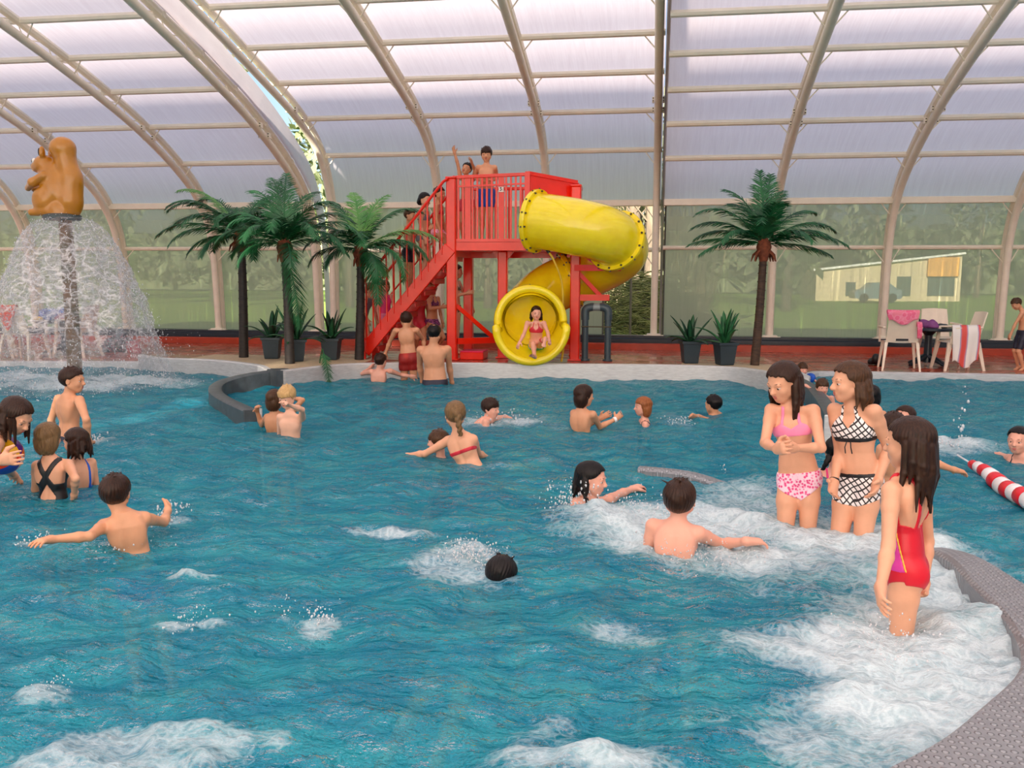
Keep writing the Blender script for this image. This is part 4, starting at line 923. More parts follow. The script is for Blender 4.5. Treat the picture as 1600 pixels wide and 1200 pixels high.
q3 = V(c3.location); cloth('towel', (q3.x+.02, q3.y-.27, .735), (.40, .03, 0), (0, -1, .62), (0, 1, .12), M_STOW, 'striped beach towel with red and blue hanging over an armrest to the floor', rag=.25)
cloth('towel', (C4.x+.0, C4.y-.34, .955), (.30, .02, 0), (0, -1, .40), (0, 1, .2), M_OTOW, 'bright orange patterned towel hung over a chair back near the fountain', rag=.75)
def heap(name, c, r, m, label, cat, seed=0):
    rr = random.Random(seed); F = Field((c[0]-r[0]*1.5, c[1]-r[1]*1.5, c[2]-.02), (c[0]+r[0]*1.5, c[1]+r[1]*1.5, c[2]+r[2]*1.9), .012)
    for k in range(12): F.ell((c[0]+rr.uniform(-.6, .6)*r[0], c[1]+rr.uniform(-.6, .6)*r[1], c[2]+rr.uniform(.1, .8)*r[2]), (r[0]*rr.uniform(.3, .55), r[1]*rr.uniform(.3, .5), r[2]*rr.uniform(.25, .5)), k=.03)
    F.D[:, :, :2] = .1
    v, q = F.skin(); return tag(fast_mesh(name, v, q, m, loc=c), label, cat)
M_PURP = mat('purple_cloth', (128, 66, 128), .6); M_BLUEF = m_pattern('blue_floral', 'blobs', (30, 120, 210), (220, 226, 240), 22, (20, 60, 160), .4)
heap('bag', (TR.x-.05, TR.y-.1, TR.z+.002), (.16, .12, .13), M_PURP, 'purple cloth bag lying on the dark round table', 'bag', 1)
heap('cap', (TR.x+.16, TR.y-.1, TR.z+.002), (.09, .09, .05), M_TABLE, 'dark cap lying beside the purple bag on the table', 'cap', 2)
mb = MB(); b0 = V((TR.x-.15, TR.y-.12, TR.z+.08)); mb.tube(spline([b0, b0+V((-.05, 0, .06)), b0+V((-.10, 0, .05)), b0+V((-.12, 0, .01))], 5), .012, 6); tag(mb.build('strap', M_BLK, smooth=True), 'black carrying strap sticking up from the purple bag', 'strap')
heap('bag', (3.44, 14.85, .072), (.13, .12, .16), M_BLK, 'black bag on the deck behind the chair with the pink towel', 'bag', 3)
heap('clothes_pile', (TL.x-.1, TL.y-.1, TL.z+.002), (.24, .2, .2), M_BLUEF, 'blue and white patterned clothes heaped on the table behind the fountain pole', 'clothes', 4)
heap('clothes_pile', (TL.x+.2, TL.y-.2, TL.z+.002), (.16, .14, .12), m_pattern('dark_floral', 'blobs', (30, 30, 40), (220, 220, 226), 30, (150, 40, 90), .35), 'dark speckled clothes heaped next to the blue clothes on the table', 'clothes', 5)
heap('folded_towel', (TL.x-.28, TL.y-.25, TL.z+.002), (.13, .1, .05), mat('yellow_cloth', (226, 180, 40), .7), 'small yellow towel folded at the table rim near the orange one', 'towel', 6)
heap('bag', (C4.x+.55, 14.9, .072), (.3, .2, .3), m_pattern('wine_bag', 'blobs', (120, 34, 60), (200, 120, 140), 20, (40, 30, 50), .3), 'wine red patterned bag on the deck under the fountain side table', 'bag', 7)
heap('bag', (C4.x+1.05, 14.6, .072), (.14, .12, .22), mat('red_cloth', (170, 34, 50), .7), 'small dark red bag on the deck behind the chair in profile', 'bag', 8)
heap('clothes_pile', (C4.x-.42, 13.55, .50), (.16, .16, .2), M_BLUEF, 'blue clothes heaped on the armchair at the left picture edge', 'clothes', 9)

# ------------------------------------------------------------------ squirrel fountain
SX, SY, SZ = -7.66, 10.83, 2.2
M_SQ = mat('orange_lacquer', (186, 122, 22), .28, var=.06, coat=.5)
F = Field((SX-.62, SY-.36, SZ-.05), (SX+.45, SY+.36, SZ+1.1), .011)
E_ = lambda c, r, k=.06, rot=0, sub=False: F.ell((SX+c[0], SY+c[1], SZ+c[2]), r, [(math.cos(rot), 0, math.sin(rot)), (0, 1, 0), (-math.sin(rot), 0, math.cos(rot))], k, sub)
E_((-.06, 0, .30), (.20, .20, .30), .05)                       # belly
E_((-.10, 0, .52), (.15, .15, .17))                            # chest
E_((-.21, 0, .66), (.14, .13, .125), .05, .2)                  # head
E_((-.32, 0, .63), (.07, .075, .06), .05)                      # muzzle
E_((.12, 0, .20), (.17, .16, .24), .05); E_((.16, 0, .45), (.15, .14, .22), .08); E_((.10, 0, .70), (.13, .13, .16), .08); E_((.06, 0, .86), (.17, .15, .15), .06)   # tail
for s in (-1, 1):
    F.ell((SX-.16, SY+s*.14, SZ+.20), (.15, .08, .17), k=.03)  # haunch
    F.cone((SX-.08, SY+s*.14, SZ+.05), (SX-.33, SY+s*.14, SZ+.045), .06, .045, .04)
    F.cone((SX-.12, SY+s*.15, SZ+.50), (SX-.27, SY+s*.17, SZ+.42), .06, .055, .03); F.cone((SX-.27, SY+s*.17, SZ+.42), (SX-.42, SY+s*.06, SZ+.36), .055, .04, .03)
    F.ell((SX-.17, SY+s*.09, SZ+.80), (.035, .045, .085), k=.02); F.ell((SX-.205, SY+s*.10, SZ+.81), (.02, .028, .06), k=.008, sub=True)
F.cone((SX, SY, SZ-.02), (SX, SY, SZ+.06), .2, .2, .02)
v, q = F.skin(); FT = empty('squirrel_fountain', (SX, SY, -.9), 'orange seated squirrel figure on a mottled green pole in the left pool', 'fountain')
fast_mesh('squirrel', v, q, M_SQ, FT)
for s in (-1, 1):
    mb = MB(); mb.ball((SX-.30, SY+s*.075, SZ+.70), (.03, .025, .04), 12, 8); ey = mb.build('eye', mat('white_lacquer', (240, 238, 230), .25), FT, True)
    mb = MB(); mb.ball((SX-.325, SY+s*.08, SZ+.70), (.012, .014, .02), 10, 6); pu = mb.build('pupil', M_BLK, FT, True); pu.parent = ey; pu.location = (0, 0, 0)
    mb = MB(); mb.ball((SX-.20, SY+s*.103, SZ+.81), (.014, .02, .05), 10, 8); mb.build('inner_ear', M_BLK, FT, True)
mb = MB(); mb.ball((SX-.385, SY, SZ+.655), .022, 10, 8); mb.build('nose', M_BLK, FT, True)
mb = MB(); mb.box((SX-.375, SY, SZ+.60), (.03, .03, .035), bev=.006); mb.build('teeth', mat('white_lacquer', (240, 238, 230), .25), FT, True)
mb = MB(); mb.lathe([(.21, SZ-.05), (.235, SZ-.03), (.235, SZ+.01), (.2, SZ+.03)], (SX, SY, 0), 28); mb.build('collar', mat('blue_grey', (70, 82, 84), .5), FT, True)
mb = MB(); mb.tube([(SX+.06, SY, -.9), (SX+.06, SY, 1.0), (SX+.04, SY, SZ)], [.095, .088, .082], 20); mb.build('pole', mat('mottled_pole', (62, 66, 36), .6, c2=(122, 84, 48), vs=5, bmp=.3), FT, True)
dome = [(.20, 2.19), (.33, 2.14), (.45, 2.03), (.56, 1.88), (.68, 1.60), (.80, 1.36), (.90, 1.13), (1.0, .86), (1.09, .55), (1.17, .22), (1.22, .0)]
nu = 120; DP = [(p.x, p.y) for p in spline([(*d, 0) for d in dome], 6)]; vs = []; tear = []
for j, (r, z) in enumerate(DP):
    for k in range(nu):
        a = 2*PI*k/nu; w = 1+.05*math.sin(a*5+z*3)+.03*math.sin(a*11-z*7)+.015*math.sin(a*23+z*13)
        vs.append((SX+.04+r*w*math.cos(a), SY+r*w*math.sin(a), z)); tear.append(.32+.38*min(1, (2.2-z)/.5) if z > 1.3 else max(0, .8*(z-.1)/1.2))
idx = np.arange(len(DP)*nu).reshape(len(DP), nu); nxt = np.roll(idx, -1, 1)
sheet = fast_mesh('water_dome', np.array(vs), np.stack([idx[:-1].ravel(), nxt[:-1].ravel(), nxt[1:].ravel(), idx[1:].ravel()], 1), m_sheet())
a_ = sheet.data.attributes.new('tear', 'FLOAT', 'POINT'); a_.data.foreach_set('value', np.array(tear, np.float32))
tag(sheet, 'thin umbrella of water falling from under the squirrel', 'water', kind='stuff')
P, R = [], []
for i in range(5200):
    t = rng.random()**.55; j = int(t*(len(DP)-1)); r, z = DP[j]; a = rng.random()*6.283+.25*math.sin(z*9); k = .015+.07*(1-z/2.2)
    P.append((SX+.04+(r+rng.normal()*k)*math.cos(a), SY+(r+rng.normal()*k)*math.sin(a), max(.01, z+rng.normal()*.05))); R.append(.0025+.006*rng.random()**3)
for i in range(900):
    a = rng.random()*6.283; r = 1.15+abs(rng.normal())*.28; P.append((SX+r*math.cos(a), SY+r*math.sin(a), .01+.7*rng.random()**2.5)); R.append(.003+.005*rng.random()**2)
droplets('falling_drops', P, R, 'white drops raining from the squirrel fountain', 1.5)

# ------------------------------------------------------------------ lane rope
LR = empty('lane_rope', (2.4, 6.3, 0), 'red and white striped lane rope floating at the right', 'lane rope')
a_, b_ = V((2.43, 7.3, .02)), V((2.33, 4.9, .03)); n = 18
M_FR = mat('red_float', (222, 20, 40), .35); M_FW = mat('white_float', (245, 240, 240), .35)
mb = MB(); mb.tube([a_+V((.02, .4, -.01)), a_, b_], .008, 6); mb.build('cord', M_FW, LR, True)
d = (b_-a_).normalized(); L_ = (b_-a_).length/n; ax_ = V((1, 0, 0)); ax_ = (ax_-d*ax_.dot(d)).normalized(); Rm = Matrix((ax_, d.cross(ax_), d)).transposed()
for k in range(n):
    c = a_+d*L_*(k+.5); c.z += .012*math.sin(k*.9); r = .03+.032*min(1, (k+1)/5)
    mb = MB(); mb.lathe([(.01, -L_/2), (r*.9, -L_/2+.004), (r, -L_/2+.02), (r, L_/2-.02), (r*.9, L_/2-.004), (.01, L_/2)], c, 20, Rm); mb.build('float', M_FR if k % 2 == 0 else M_FW, LR, True)
# splashes thrown up by swimmers and jets
P, R = spray_at([(900, 790, 24, 240, .16, .006), (1000, 800, 30, 160, .10, .005), (1080, 868, 40, 260, .09, .0045), (1050, 840, 20, 120, .16, .0045), (730, 872, 18, 220, .10, .0045), (760, 880, 16, 120, .08, .004), (1130, 740, 3, 8, .1, .006), (1170, 850, 30, 120, .08, .004), (1390, 1015, 40, 160, .10, .004),
    (250, 818, 14, 70, .06, .006), (270, 800, 14, 60, .05, .006), (200, 852, 24, 60, .03, .004), (150, 690, 8, 60, .06, .007), (1500, 690, 6, 24, .5, .012), (1470, 695, 24, 100, .06, .008), (1060, 660, 14, 60, .06, .007), (780, 655, 26, 90, .06, .008), (60, 848, 18, 50, .03, .005), (500, 972, 12, 60, .05, .004), (580, 590, 8, 30, .04, .009), (835, 575, 8, 50, .25, .008), (300, 975, 24, 60, .03, .0035), (450, 960, 30, 40, .03, .0035), (85, 1075, 20, 60, .03, .003)])
droplets('splash_drops', P, R, 'white drops splashing up around swimmers and jets')
# ------------------------------------------------------------------ people
def skin(name, c): return mat(name, c, .38, var=.05, vs=9, bmp=.06, bs=60, spec=.4)
SK = {'pale': skin('skin_pale', (234, 184, 156)), 'fair': skin('skin_fair', (226, 168, 134)), 'warm': skin('skin_warm', (220, 160, 122)), 'tan': skin('skin_tan', (206, 148, 110)), 'pink': skin('skin_pink', (234, 172, 148))}
def hair_mat(name, a, b):
    t = NT(name); p = t.n('ShaderNodeBsdfPrincipled'); f = noise(t, coords(t, 1, (60, 60, 6)), 2, 4, .7)
    t.l(ramp(t, f, [(.3, lin(a)), (.7, lin(b))]), p.inputs['Base Color']); p.inputs['Roughness'].default_value = .3; p.inputs['Specular IOR Level'].default_value = .22
    t.l(bump(t, f, .35, .004), p.inputs['Normal']); t.l(p.outputs[0], t.out.inputs['Surface']); return t.m
HR = {'black': hair_mat('hair_black', (10, 8, 9), (26, 22, 22)), 'dark': hair_mat('hair_dark_brown', (28, 16, 11), (62, 39, 27)), 'brown': hair_mat('hair_brown', (48, 30, 18), (88, 60, 38)), 'dkblond': hair_mat('hair_dark_blond', (88, 66, 42), (140, 110, 74)), 'blond': hair_mat('hair_blond', (170, 134, 84), (214, 180, 124)), 'red': hair_mat('hair_red', (120, 66, 34), (168, 104, 60))}
M_LIP = mat('lips', (200, 96, 92), .35); M_EYEW = mat('eye_white', (236, 232, 228), .2); M_IRIS = mat('iris', (44, 30, 24), .15); M_BROW = mat('brow', (104, 74, 56), .7); M_MOUTH = mat('mouth_inside', (96, 30, 30), .5)
def cl(name, c, r=.5): return mat(name, c, r, var=.06)
M_PINKB = m_pattern('pink_print', 'blobs', (228, 70, 132), (244, 150, 186), 60, (250, 214, 228), .42)
M_PINKP = cl('pink_satin', (246, 142, 182), .4)
M_LATT = m_pattern('black_white_lattice', 'lattice', (244, 240, 238), (34, 32, 34), 12)
M_BLACK = cl('black_suit', (18, 18, 22), .4); M_REDS = cl('red_suit', (214, 22, 44), .35); M_REDB = cl('red_bikini', (206, 40, 60))
M_FLOW = m_pattern('red_flower_shorts', 'blobs', (244, 190, 40), (200, 44, 24), 5.5, (150, 24, 20), .3)
M_BLUE = cl('blue_suit', (16, 92, 204)); M_NAVY = cl('navy_suit', (30, 34, 54)); M_CYAN = cl('cyan_suit', (70, 180, 210)); M_PURB = m_pattern('purple_print', 'blobs', (150, 60, 130), (190, 110, 170), 40, (90, 30, 90), .4)
M_GREYB = cl('grey_bikini', (120, 124, 130)); M_HOT = cl('hot_pink', (240, 50, 130)); M_FLO = m_pattern('dark_print', 'blobs', (30, 26, 26), (180, 150, 110), 50, (60, 40, 40), .4)
UP = V((0, 0, 1))
def arr(v): return np.array(v, float)
def yawv(a, p=0): a, p = math.radians(a), math.radians(p); return V((math.sin(a)*math.cos(p), -math.cos(a)*math.cos(p), -math.sin(p)))
def reach(p, L, q):
    """Point at distance L from p on the sight line of photo point q = (u, v, +1 beyond / -1 before p)."""
    d = ray(q[0], q[1]).normalized(); o = V((0, 0, CH))-p; b = o.dot(d); c = o.dot(o)-L*L; D = b*b-c
    if D > 0: return V((0, 0, CH))+d*(-b+math.copysign(math.sqrt(D), q[2]))
    x = V((0, 0, CH))+d*(-b); return p+(x-p).normalized()*L
def interp(t, xs, ys): return np.interp(t, xs, ys).astype(np.float32)
def person(label, Y, H, h, hd, bd, sk='fair', hc='dark', hs='short', N=None, P=None, Pd=None, SL=None, SR=None, LA=None, RA=None, LL=None, RL=None, clothes=(), floor=-.9, g=1.0, hk=.152, vox=None, girl=False, mouth=False, face=True, extra=None, ln=None, rn=None, curl=.35, swim=False, ldir=None, hl=.5, brk=1.0, lookd=0, feet=True):
    vox = vox or min(.0105, max(.0048, .00112*Y)); hh = hk*h
    Hc = at_y(H[0], H[1], Y+(H[2] if len(H) > 2 else 0))
    hf = yawv(hd[0], hd[1]); hr = hf.cross(UP).normalized(); hu = hr.cross(hf)
    if len(hd) > 2: Q = Matrix.Rotation(math.radians(hd[2]), 3, hf); hr, hu = Q @ hr, Q @ hu
    bf = yawv(bd); br = bf.cross(UP).normalized()
    if N: Np = at_y(N[0], N[1], Y+(N[2] if len(N) > 2 else 0))
    else: Np = Hc-UP*.122*h-bf*.012*h
    if P: Pp = at_y(P[0], P[1], Y+(P[2] if len(P) > 2 else 0)); Pp = Np+(Pp-Np).normalized()*.29*h
    elif Pd: Pp = Np+V(Pd).normalized()*.29*h
    else: Pp = Np-UP*.29*h-bf*.012*h
    a = (Np-Pp).normalized(); L = (Np-Pp).length
    r1 = (br-a*br.dot(a)).normalized(); f1 = a.cross(r1)
    sw = .084*h*brk
    def sh(q, s): return at_y(q[0], q[1], Y+q[2]) if q and len(q) > 2 else Np+r1*s*sw-a*.018*h
    sR, sL = sh(SR, 1), sh(SL, -1)
    if SR or SL:
        r1s = (sR-sL); half = max(r1s.length/2, sw*.98); mid = (sR+sL)/2; ax0 = r1s.normalized(); sR, sL = mid+ax0*half, mid-ax0*half; r1s = (r1s-a*r1s.dot(a)).normalized()
    else: r1s = r1
    r0 = r1; f1s = a.cross(r1s)
    joints = {}
    for nm, s, spec, S in (('R', 1, RA, sR), ('L', -1, LA, sL)):
        if spec:
            e = reach(S, .165*h, spec[0]); w = reach(e, .14*h, spec[1]); t = reach(w, .08*h, spec[2]) if len(spec) > 2 else None
        else:
            e = S+V((0, 0, -1))*.16*h+r1*s*.028*h+f1*.01*h; w = e+(V((0, 0, -1))+f1*.35-r1*s*.06).normalized()*.14*h; t = None
        joints[nm] = (S, e, w, t)
    legs = {}
    for nm, s, spec in (('R', 1, RL), ('L', -1, LL)):
        hip = Pp+r0*s*.043*h-a*.005*h
        if spec: k = reach(hip, .25*h, spec[0]); an = reach(k, .23*h, spec[1])
        elif swim or ldir: d = V(ldir).normalized() if ldir else -a; k = hip+(d+r0*s*.12-f1*.0).normalized()*.25*h; an = k+(d+r0*s*.05).normalized()*.23*h
        else:
            D = hip.z-(floor+.04*h); A_, B_ = .25*h, .23*h; D = max(.2*h, D)
            if D >= A_+B_-.002: k = hip-UP*A_+r0*s*.006*h; an = k-UP*B_
            else: c = (A_*A_+D*D-B_*B_)/(2*A_*D); an_ = math.acos(max(-1, min(1, c))); k = hip-UP*A_*math.cos(an_)+f1*A_*math.sin(an_); an = V((hip.x, hip.y, hip.z-D))+r0*s*.01*h
        legs[nm] = (hip, k, an)
    pts = [Hc+hu*hh*.6, Hc-hu*hh*.6, Hc+hf*hh*.6, Hc-hf*hh*.6, Np, Pp]+[q for J in joints.values() for q in J if q]+[q for J in legs.values() for q in J]
    lo = [min(p[i] for p in pts)-.13*h for i in range(3)]; hi = [max(p[i] for p in pts)+.13*h for i in range(3)]
    F = Field(lo, hi, vox)
    # trunk: an elliptical loft along the spine that can twist
    W = [(-.16, .045), (-.05, .078), (.06, .085), (.22, .080), (.40, .070 if girl else .072), (.62, .073), (.80, .080*brk), (.93, .070*brk), (1.03, .034)]; Dp = [(-.16, .035), (0, .053), (.2, .052), (.42, .046), (.65, .054), (.82, .050), (1.03, .028)]
    def local(X, Yv, Z):
        px, py, pz = X-Pp.x, Yv-Pp.y, Z-Pp.z; z = px*a.x+py*a.y+pz*a.z; t = np.clip(z/L, 0, 1)
        rx, ry, rz = [r0[i]+(r1s[i]-r0[i])*t for i in range(3)]; n = 1/np.sqrt(rx*rx+ry*ry+rz*rz); rx, ry, rz = rx*n, ry*n, rz*n
        fx, fy, fz = a.y*rz-a.z*ry, a.z*rx-a.x*rz, a.x*ry-a.y*rx
        return px*rx+py*ry+pz*rz, px*fx+py*fy+pz*fz, z
    q = F.block([min(Pp[i], Np[i])-.14*h for i in range(3)], [max(Pp[i], Np[i])+.14*h for i in range(3)], .01)
    sl_, X, Yv, Z = q; x, y, z = local(X, Yv, Z); t = z/L; tc = np.clip(t, -.16, 1.03)
    w = interp(tc, *zip(*W))*h*g; d = interp(tc, *zip(*Dp))*h*g; yo = interp(tc, [0, .2, .45, .8, 1], [-.004, 0, .002, -.006, -.012])*h
    k0 = np.sqrt((x/w)**2+((y-yo)/d)**2); side = k0*(k0-1)/np.maximum(np.sqrt((x/w**2)**2+((y-yo)/d**2)**2), 1e-6)
    side = side+np.where(y < 0, .006*h*np.exp(-(x/(.011*h))**2)*np.clip(1-abs(t-.5)*2.1, 0, 1), .003*h*np.exp(-(x/(.010*h))**2)*np.clip(1-abs(t-.55)*2.4, 0, 1))
    ov = np.abs(t-tc)*L; F.merge(sl_, np.where(ov > 0, np.sqrt(np.maximum(side, 0)**2+ov**2), side), .012*h)
    c = lambda p, q_, ra, rb, k=.02, sub=False: F.cone(p, q_, ra*h*g, rb*h*g, k*h, sub)
    for s in (-1, 1):
        F.ell(Pp+r0*s*.040*h-f1*.026*h-a*.020*h, (.044*h*g, .042*h*g, .048*h*g), [r0, f1, a], .02*h)
        F.ell(Np+r1s*s*.044*h-f1s*.034*h-a*.085*h, (.030*h, .015*h, .05*h), [r1s, f1s, a], .03*h)         # shoulder blade
        F.ell(Np+r1s*s*.036*h+f1s*.026*h-a*.085*h, (.036*h, .013*h, .03*h), [r1s, f1s, a], .03*h)         # chest
        c(Np+r1s*s*.012*h+f1*.012*h-a*.004*h, (sR if s > 0 else sL)+f1*.002*h+a*.006*h, .015, .015, .02)  # collar bone and trapezius
    c(Np-a*.025*h-f1*.008*h, Hc-hu*hh*.26-hf*hh*.10, .031, .028, .02)
    for hip, k, an in legs.values():
        m = hip.lerp(k, .35); c(hip, m, .046, .044, .02); c(m, k, .044, .031, .015)
        dv = (an-k).normalized(); bk = (f1-dv*f1.dot(dv)); bk = -bk.normalized() if bk.length > .1 else V((0, 0, 0))
        c(k, k.lerp(an, .3)+bk*.006*h, .030, .031, .012); c(k.lerp(an, .3)+bk*.006*h, an, .031, .018, .012)
        tf = (f1-dv*f1.dot(dv)); tf = tf.normalized() if tf.length > .1 else f1
        if feet:
            fd = (tf*.9+dv*.15).normalized() if dv.z < -.6 else (tf*.8+dv*.6).normalized()
            heel = an-fd*.025*h+dv*.018*h; ball = an+fd*.085*h+dv*.026*h
            c(heel, ball, .021, .019, .02); fs = fd.cross(dv).normalized()
            for i, o in enumerate((-.020, -.010, 0, .010, .020)): F.cone(ball+fs*o*h, ball+fs*o*h*1.1+fd*(.036-.005*abs(i-2))*h, max(.0085*h, vox*.7), max(.007*h, vox*.7), .004*h)
    body0 = F.D.copy()
    for nm, (S, e, wv, tp) in joints.items():
        s = 1 if nm == 'R' else -1
        c(S, S.lerp(e, .3), .0285, .025, .02); c(S.lerp(e, .3), e, .025, .0195, .01)
        m = e.lerp(wv, .28); c(e, m, .0195, .0215, .01); c(m, wv, .0215, .0140, .01)
        dh = ((tp-wv) if tp else (wv-e)).normalized(); nn = (rn if s > 0 else ln)
        nn = V(nn) if nn else (Pp.lerp(Np, .4)-wv); nn = (nn-dh*nn.dot(dh)); nn = nn.normalized() if nn.length > .05 else UP
        sd = dh.cross(nn)*s; ps_ = .054*h; fr = max(.0054*h, vox*.70); sp = max(1, fr/(.0064*h)*.93)
        for o, rr in ((-.014, .0105), (-.005, .0115), (.005, .0115), (.014, .0105)): F.cone(wv+sd*o*h*.5, wv+dh*ps_+sd*o*h, .0125*h, max(rr*h*.85, fr), .012*h)
        for o, ln_, cu in ((.0195, .043, .9), (.0066, .049, 1.0), (-.0066, .046, 1.1), (-.0195, .036, 1.3)):
            p = wv+dh*ps_*.95+sd*o*h*sp; ang = 0
            for j in range(3):
                ang += curl*cu*(.6 if j == 0 else 1); dd = (dh*math.cos(ang)+nn*math.sin(ang)+sd*o*4).normalized(); p2 = p+dd*ln_*h*(.42, .32, .26)[j]
                F.cone(p, p2, fr*(1-.08*j), fr*(.94-.1*j), .0035*h); p = p2
        p = wv+sd*.014*h+dh*.012*h; p2 = p+(dh*.55+sd*.75+nn*.25).normalized()*.030*h; p3 = p2+(dh*.85+sd*.25+nn*.45).normalized()*.024*h
        F.cone(p, p2, max(.0105*h, fr), max(.008*h, fr), .008*h); F.cone(p2, p3, max(.0078*h, fr), max(.0062*h, fr*.9), .004*h)
    # head
    HM = Matrix((hr, hf, hu)).transposed()
    def hp(q_): return Hc+HM @ (V(q_)*hh)
    HB = [hr, hf, hu]
    hell = lambda q_, r_, k=.06, sub=False: F.ell(hp(q_), [v_*hh for v_ in r_], HB, k*hh, sub)
    hcone = lambda p, q_, ra, rb, k=.06, sub=False: F.cone(hp(p), hp(q_), ra*hh, rb*hh, k*hh, sub)
    hell((0, -.07, .12), (.355, .44, .38), .05); hell((0, .09, -.14), (.285, .31, .35), .10); hell((0, .23, -.40), (.10, .095, .08), .12)
    for s in (-1, 1): hell((s*.15, .23, -.13), (.12, .12, .12), .08); hcone((s*.26, .0, -.22), (s*.08, .24, -.38), .08, .06, .10)
    hcone((-.17, .345, .075), (.17, .345, .075), .045, .045, .07)
    for s in (-1, 1): hell((s*.145, .445, -.005), (.085, .07, .06), .06, True)
    hcone((0, .365, .03), (0, .455, -.115), .035, .052, .05); hell((0, .43, -.14), (.075, .06, .045), .04)
    hcone((-.075, .36, -.245), (.075, .36, -.245), .035, .035, .04); hcone((-.06, .355, -.295), (.06, .355, -.295), .035, .035, .04)
    if mouth: hell((0, .40, -.275), (.075, .07, .05), .03, True)
    for s in (-1, 1):
        hell((s*.365, -.04, -.03), (.035, .085, .135), .035); hell((s*.395, -.02, -.02), (.02, .05, .085), .02, True)
    v, qd = F.skin()
    base = V((Pp.x, Pp.y, min(an.z for _, _, an in legs.values())-.03*h))
    body = fast_mesh('person', v, qd, SK[sk], loc=base); tag(body, label, 'person')
    # clothing: the body's own surface let out a few millimetres and cut by the garment's outline
    Gf = Field.__new__(Field); Gf.vox = F.vox; Gf.D = body0; Gf.n = F.n; Gf.lo = F.lo; Gf.ax = F.ax
    for gm in clothes:
        kind, m = gm[0], gm[1]; o = gm[2] if len(gm) > 2 else {}
        allp = [Pp, Np]+[k for _, k, _ in legs.values()]
        g_, X, Yv, Z = Gf.sub_field([min(p[i] for p in allp)-.14*h for i in range(3)], [max(p[i] for p in allp)+.14*h for i in range(3)])
        x, y, z = local(X, Yv, Z); ax_ = np.abs(x); th = o.get('th', .0042); nm = kind
        front = y > 0
        if kind == 'swim_trunks':
            dl = []
            for k_ in ('L', 'R'):
                hip, kn, _ = legs[k_]; td = (kn-hip).normalized(); c_ = hip+td*.25*h*o.get('leg', .5); dl.append((X-c_.x)*td.x+(Yv-c_.y)*td.y+(Z-c_.z)*td.z)
            R_ = np.maximum(z-o.get('top', .045)*h, np.where(x < 0, dl[0], dl[1])); th = o.get('th', .007)
        elif kind == 'bikini_bottom':
            zc, slp = o.get('zc', -.082), np.where(front, o.get('sf', .62), o.get('sb', .42)); R_ = np.maximum(z-o.get('top', .018)*h, (zc*h+slp*ax_)-z)
            if 'lo' in o: R_ = np.maximum(R_, o['lo']*h-z)
        elif kind == 'bikini_top':
            zb = o.get('zb', .67)*L; tri = o.get('tri', .045)*h; xc = .040*h
            topz = np.where(front, zb+.010*h+tri*np.clip(1-np.abs(ax_-xc)/(.048*h), 0, 1)**.8, zb+.009*h)
            R_ = np.maximum(z-topz, (zb-.013*h)-z)
            st = np.abs(ax_-(xc+(o.get('sx', .026)*h-xc)*np.clip((z-zb)/(L-zb), 0, 1)))-.0065*h
            st = np.maximum(st, zb-z); st = np.maximum(st, z-1.04*L)
            if o.get('halter', True): st = np.where(front, st, 1)
            R_ = np.minimum(R_, st)
        elif kind == 'waistband':
            R_ = np.abs(z-o['z']*h)-o.get('hw', .008)*h; nm = o.get('name', 'waistband')
        elif kind == 'swimsuit':
            zc, slp = -.085, np.where(front, .62, .50); R_ = (zc*h+slp*ax_)-z
            nf, nb = o.get('nf', .80)*L, o.get('nb', .46)*L
            topz = np.where(front, nf-.35*np.maximum(ax_-.05*h, 0), nb+.55*np.maximum(ax_-.045*h, 0))
            R_ = np.maximum(R_, z-topz); st = np.abs(ax_-np.where(front, .048*h, o.get('sbx', .045)*h))-.0075*h; st = np.maximum(np.maximum(st, nb-z), z-1.05*L)
            if o.get('racer'):
                zz_ = z/L; bk = np.maximum(np.abs(ax_-np.clip((zz_-.68)/.34, 0, 1)*.055*h)-.016*h, .60*L-z)
                bk = np.minimum(bk, np.maximum(np.abs(z-(.66*L-ax_*1.5))-.034*h, z-.78*L)); low = np.maximum((z-.56*L), (.046*h-ax_)); low = np.minimum(low, z-.2*L)
                R_ = np.where(front, np.minimum(R_, st), np.maximum(np.minimum(bk, low), (zc*h+slp*ax_)-z))
            else: R_ = np.minimum(R_, st)
            if 'stripe' in o: pass
        elif kind == 'shirt':
            R_ = np.maximum(z-1.0*L, -.03*h-z); nm = 'swim_shirt'
        elif kind == 'side_stripe':
            R_ = np.maximum(np.abs(y-o['y']*h-.15*(z-.3*L))-o['w']*h, np.maximum(z-.85*L, .0*h-z)); R_ = np.maximum(R_, np.where(x*o['s'] > 0, -1, 1)); nm = 'side_stripe'
        Cn = np.maximum(g_.D-th, R_); vv, qq = g_.skin(Cn)
        if vv is not None and len(vv) > 20: fast_mesh(nm, vv, qq, m, parent=body)
    # hair
    if hs:
        Lh = hl*h if hs in ('long', 'bob') else 0; ext = hh*.75
        hlo = [Hc[i]-ext for i in range(3)]; hhi = [Hc[i]+ext for i in range(3)]
        if hs == 'long': hlo[2] -= Lh; hlo[0] -= .1; hlo[1] -= .1; hhi[0] += .1; hhi[1] += .1
        K = Field(hlo, hhi, max(.0045, vox*.85)); X = K.ax[0][:, None, None]; Yv = K.ax[1][None, :, None]; Z = K.ax[2][None, None, :]
        dx, dy, dz = X-Hc.x, Yv-Hc.y, Z-Hc.z
        lx, ly, lz = [(dx*b[0]+dy*b[1]+dz*b[2])/hh for b in (hr, hf, hu)]
        def ed(cx_, r_):
            k0 = np.sqrt(sum(((p-c_)/q_)**2 for p, c_, q_ in zip((lx, ly, lz), cx_, r_))); return (k0-1)*min(r_)
        e_ = .055
        D = ed((0, -.07, .12), (.355+e_, .44+e_, .38+e_))
